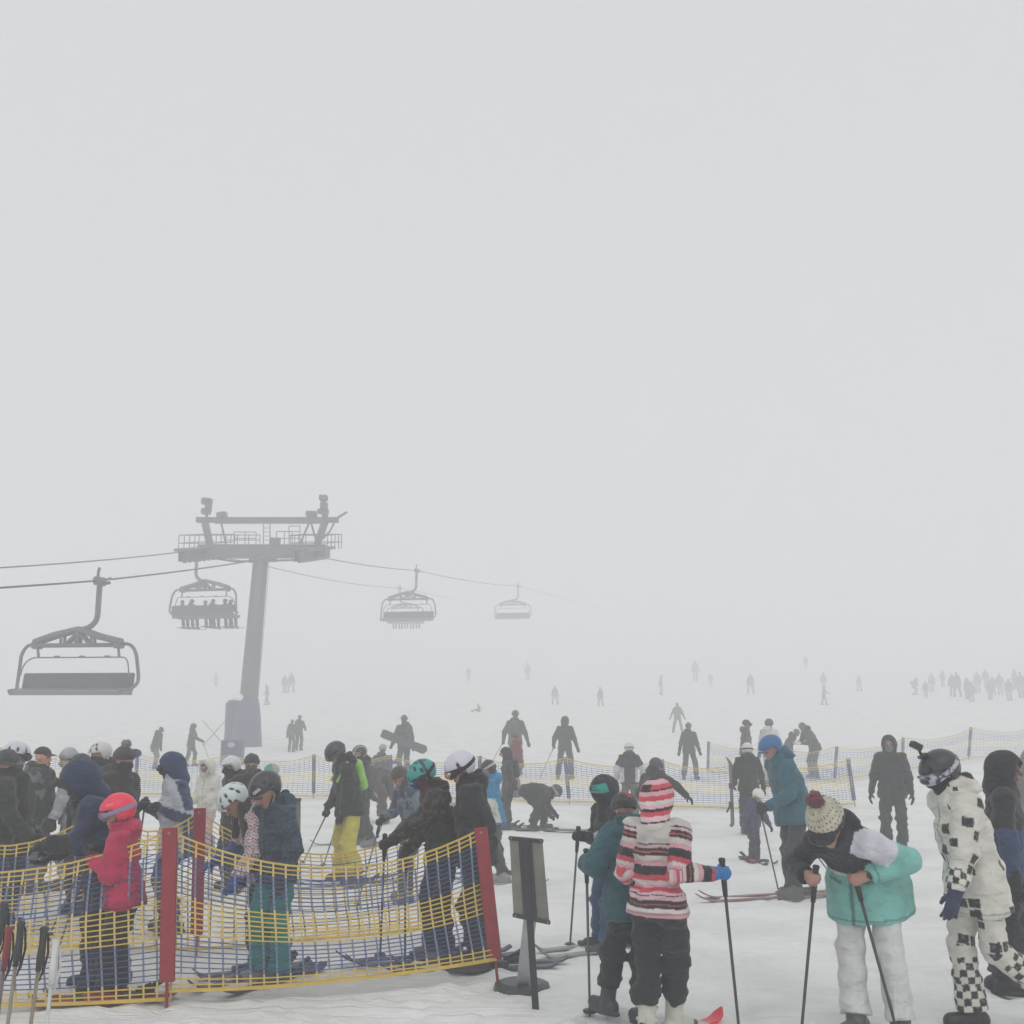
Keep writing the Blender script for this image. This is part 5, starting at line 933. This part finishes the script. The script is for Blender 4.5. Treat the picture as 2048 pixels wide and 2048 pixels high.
for cx_, lb in ((ls, 0), (rs, 1)):
    c = Vector(cx_)-base; dv = Vector((.14, 1, .18)).normalized(); fr = Matrix(frame(dv).tolist()); o = MB()
    for s in (-1, 1): o.box(c+Vector((s*.16, 0, -.02)), (.07, .52, 4.4), TC, fr, .01)
    o.box(c+Vector((0, 0, .26)), (1.1, .14, 3.9), TC, fr, .01)
    o = o.build('sheave_train', METAL, T_)
    for i in range(8):
        w_ = c+dv*(-1.9+.543*i)+Vector((0, 0, -.12)); wm = MB(); wm.tube([w_+Vector((-.07, 0, 0)), w_+Vector((-.05, 0, 0)), w_+Vector((.05, 0, 0)), w_+Vector((.07, 0, 0))], [.23, .24, .24, .23], lin(70, 72, 76), 16); wm.build('wheel', METAL, o)
    rl = MB()
    for s in (-.9, .9):
        for k in (-.6, 0, .6, 1.2, 1.7): u = c+dv*k+Vector((s, 0, .2)); rl.tube([u, u+Vector((0, 0, .75))], .022, TC, 5)
        for zz in (.55, .94): rl.tube([c+dv*-.6+Vector((s, 0, zz)), c+dv*1.7+Vector((s, 0, zz))], .022, TC, 5)
    for k in (-.6, 1.7):
        for zz in (.55, .94): rl.tube([c+dv*k+Vector((-.9, 0, zz)), c+dv*k+Vector((.9, 0, zz))], .022, TC, 5)
    rl.build('catwalk_railing', METAL, T_)
g = MB(); g.box((q(393, 1040)+q(677, 1040))/2, ((q(677, 1040)-q(393, 1040)).length, .3, .25), TC, None, .02); g.tube([q(676, 1035), q(694, 1024)], .06, TC, 6); g.build('lifting_beam', METAL, T_)
g = MB()
for a, b_ in (((420, 1090), (410, 1044)), ((634, 1090), (650, 1044))):
    for dy in (-.1, .1): g.tube([q(*a, dy), q(*b_, dy)], .19, TC, 6)
g.tube([q(452, 1090), q(443, 1048)], .05, TC, 5); g.tube([q(600, 1088), q(618, 1046)], .05, TC, 5); g.tube([q(632, 1080), q(622, 1046)], .05, TC, 5); g.tube([q(645, 1078), q(660, 1062), q(668, 1046)], .05, TC, 5); g.tube([q(430, 1047), q(645, 1047)], .02, TC, 5); g.build('gantry_post', METAL, T_)
g = MB()
def rail(x0, x1, yt, yb, n, dy):
    for i in range(n+1): xx = x0+(x1-x0)*i/n; g.tube([q(xx, yt, dy), q(xx, yb, dy)], .022, TC, 5)
    for f in (0, .5): yy = yt+(yb-yt)*f; g.tube([q(x0, yy, dy), q(x1, yy, dy)], .022, TC, 5)
rail(452, 520, 1070, 1090, 3, -.5); rail(468, 512, 1064, 1090, 2, .5); g.build('platform_railing', METAL, T_); g = MB()
rail(553, 600, 1063, 1090, 3, -.5); rail(578, 600, 1052, 1090, 1, .3); g.tube([q(540, 1048), q(540, 1090)], .03, TC, 5); g.tube([q(527, 1048), q(527, 1090)], .025, TC, 5)
for yy in (1056, 1064, 1072, 1080): g.tube([q(527, yy), q(540, yy)], .016, TC, 5)
g.box(q(550, 1083), (.5, .3, .35), TC, None, .02); g.build('platform_railing', METAL, T_)
def lampbox(boxes, name):
    g = MB()
    for px, py, w_, h_, rz in boxes: g.box(q(px, py), (w_*1.25, .4, h_*1.25), TC, Matrix.Rotation(R(rz), 3, 'Y'), .04)
    if name == 'loudspeaker': px = boxes[0][0]; g.tube([q(px-1, 1042), q(px, boxes[0][1])], .07, TC, 6)
    return g.build(name, METAL, T_)
lampbox([(444, 1030, .38, .22, -8)], 'floodlight'); lampbox([(623, 1028, .42, .22, 0)], 'floodlight')
lampbox([(414, 1003, .40, .26, 5), (412, 1023, .34, .22, 0), (417, 1012, .22, .5, 0)], 'loudspeaker'); lampbox([(647, 996, .32, .22, 0), (648, 1012, .28, .3, 0), (646, 1023, .44, .18, 0), (650, 1030, .2, .3, 0)], 'loudspeaker')
# padding round the foot
pad = MB(); pc = q(489, 1470); pc = Vector((pc.x, 0, 0)); PADC = lin(82, 88, 116)
pad.tube([pc+Vector((0, 0, -.3)), pc+Vector((0, 0, .1)), pc+Vector((0, 0, 1.2)), pc+Vector((.05, 0, 1.95)), pc+Vector((.08, 0, 2.25))], [.84, .82, .74, .60, .50], PADC, 14); pad.build('padding', CLOTH, T_, True)
pc2 = Vector((q(464, 1470).x, -.35, 0)); pb = MB(); pb.box(pc2+Vector((0, 0, 1.0)), (.5, .5, 2.3), lin(82, 88, 114), None, .16); pb.build('side_pad', CLOTH, T_)
sn = MB(); sn.tube([pc+Vector((-.25, -.2, 2.12)), pc+Vector((-.24, -.2, 2.18)), pc+Vector((-.2, -.15, 2.24)), pc+Vector((-.15, -.1, 2.27))], [.34, .38, .3, .12], lin(214, 216, 218), 14); sn.build('snow_cap', SNOW, T_, True)
bx = gp(464, 1530); o = empty('padded_box', bx); tag(o, 'dark blue padded box with a pale oval emblem in front of the tower foot', 'box')
hb_w = .78; MB().box((0, 0, .42), (hb_w, .5, .98), lin(72, 80, 112), None, .05).build('box_body', CLOTH, o); m = MB(); m.tube([(0, -.256, .74), (0, -.262, .74)], .1, lin(176, 180, 186), 18); ob = m.build('emblem', CLOTH, o); ob.scale = (1.4, 1, 1); 
# ------------------------------------------------------------------ fog, sky, light, camera
hz, nt, b = newmat('fog'); nt.nodes.remove(b); pv = nt.nodes.new('ShaderNodeVolumePrincipled'); pv.inputs['Color'].default_value = (.985, .992, 1, 1); pv.inputs['Density'].default_value = FOG; pv.inputs['Anisotropy'].default_value = 0.0
nt.links.new(pv.outputs[0], nt.nodes['Material Output'].inputs['Volume'])
m = MB(); m.box((0, 122, 16), (470, 340, 40), (1, 1, 1)); o = m.build('haze', hz); o['kind'] = 'stuff'
W = bpy.data.worlds.new('World'); SC.world = W; W.use_nodes = True; nt = W.node_tree; bg = nt.nodes['Background']
sk = nt.nodes.new('ShaderNodeTexSky'); sk.sky_type = 'NISHITA'; sk.sun_disc = False; sk.sun_elevation = R(48); sk.sun_rotation = R(200); sk.dust_density = 6; sk.air_density = 1.5; sk.ozone_density = 1
hs = nt.nodes.new('ShaderNodeHueSaturation'); hs.inputs['Saturation'].default_value = .12; nt.links.new(sk.outputs[0], hs.inputs['Color'])
mx = nt.nodes.new('ShaderNodeMixRGB'); mx.inputs[0].default_value = .8; mx.inputs[2].default_value = (7.55, 7.72, 7.82, 1); nt.links.new(hs.outputs[0], mx.inputs[1]); nt.links.new(mx.outputs[0], bg.inputs[0]); bg.inputs[1].default_value = .1
sl = bpy.data.lights.new('sun', 'SUN'); sl.energy = .55; sl.angle = R(40); sl.color = (1, .97, .93); so = bpy.data.objects.new('sun', sl); COL.objects.link(so); so.rotation_euler = (R(38), 0, R(20))
cam = bpy.data.cameras.new('camera'); cam.sensor_width = 36; cam.lens = FPX/2048*36; cam.clip_end = 2000; cam.clip_start = .05
co = bpy.data.objects.new('camera', cam); COL.objects.link(co); co.location = (0, 0, CAMH); co.rotation_euler = (math.pi/2+PITCH, 0, 0); SC.camera = co
SC.view_settings.view_transform = 'Standard'; SC.view_settings.look = 'None'; SC.view_settings.exposure = EXPO; SC.view_settings.gamma = 1
cy = SC.cycles; cy.max_bounces = 10; cy.diffuse_bounces = 4; cy.glossy_bounces = 2; cy.transmission_bounces = 2; cy.volume_bounces = 5; cy.use_denoising = True
try: cy.denoiser = 'OPENIMAGEDENOISE'; cy.denoising_input_passes = 'RGB_ALBEDO_NORMAL'
except Exception: pass
cy.caustics_reflective = False; cy.caustics_refractive = False
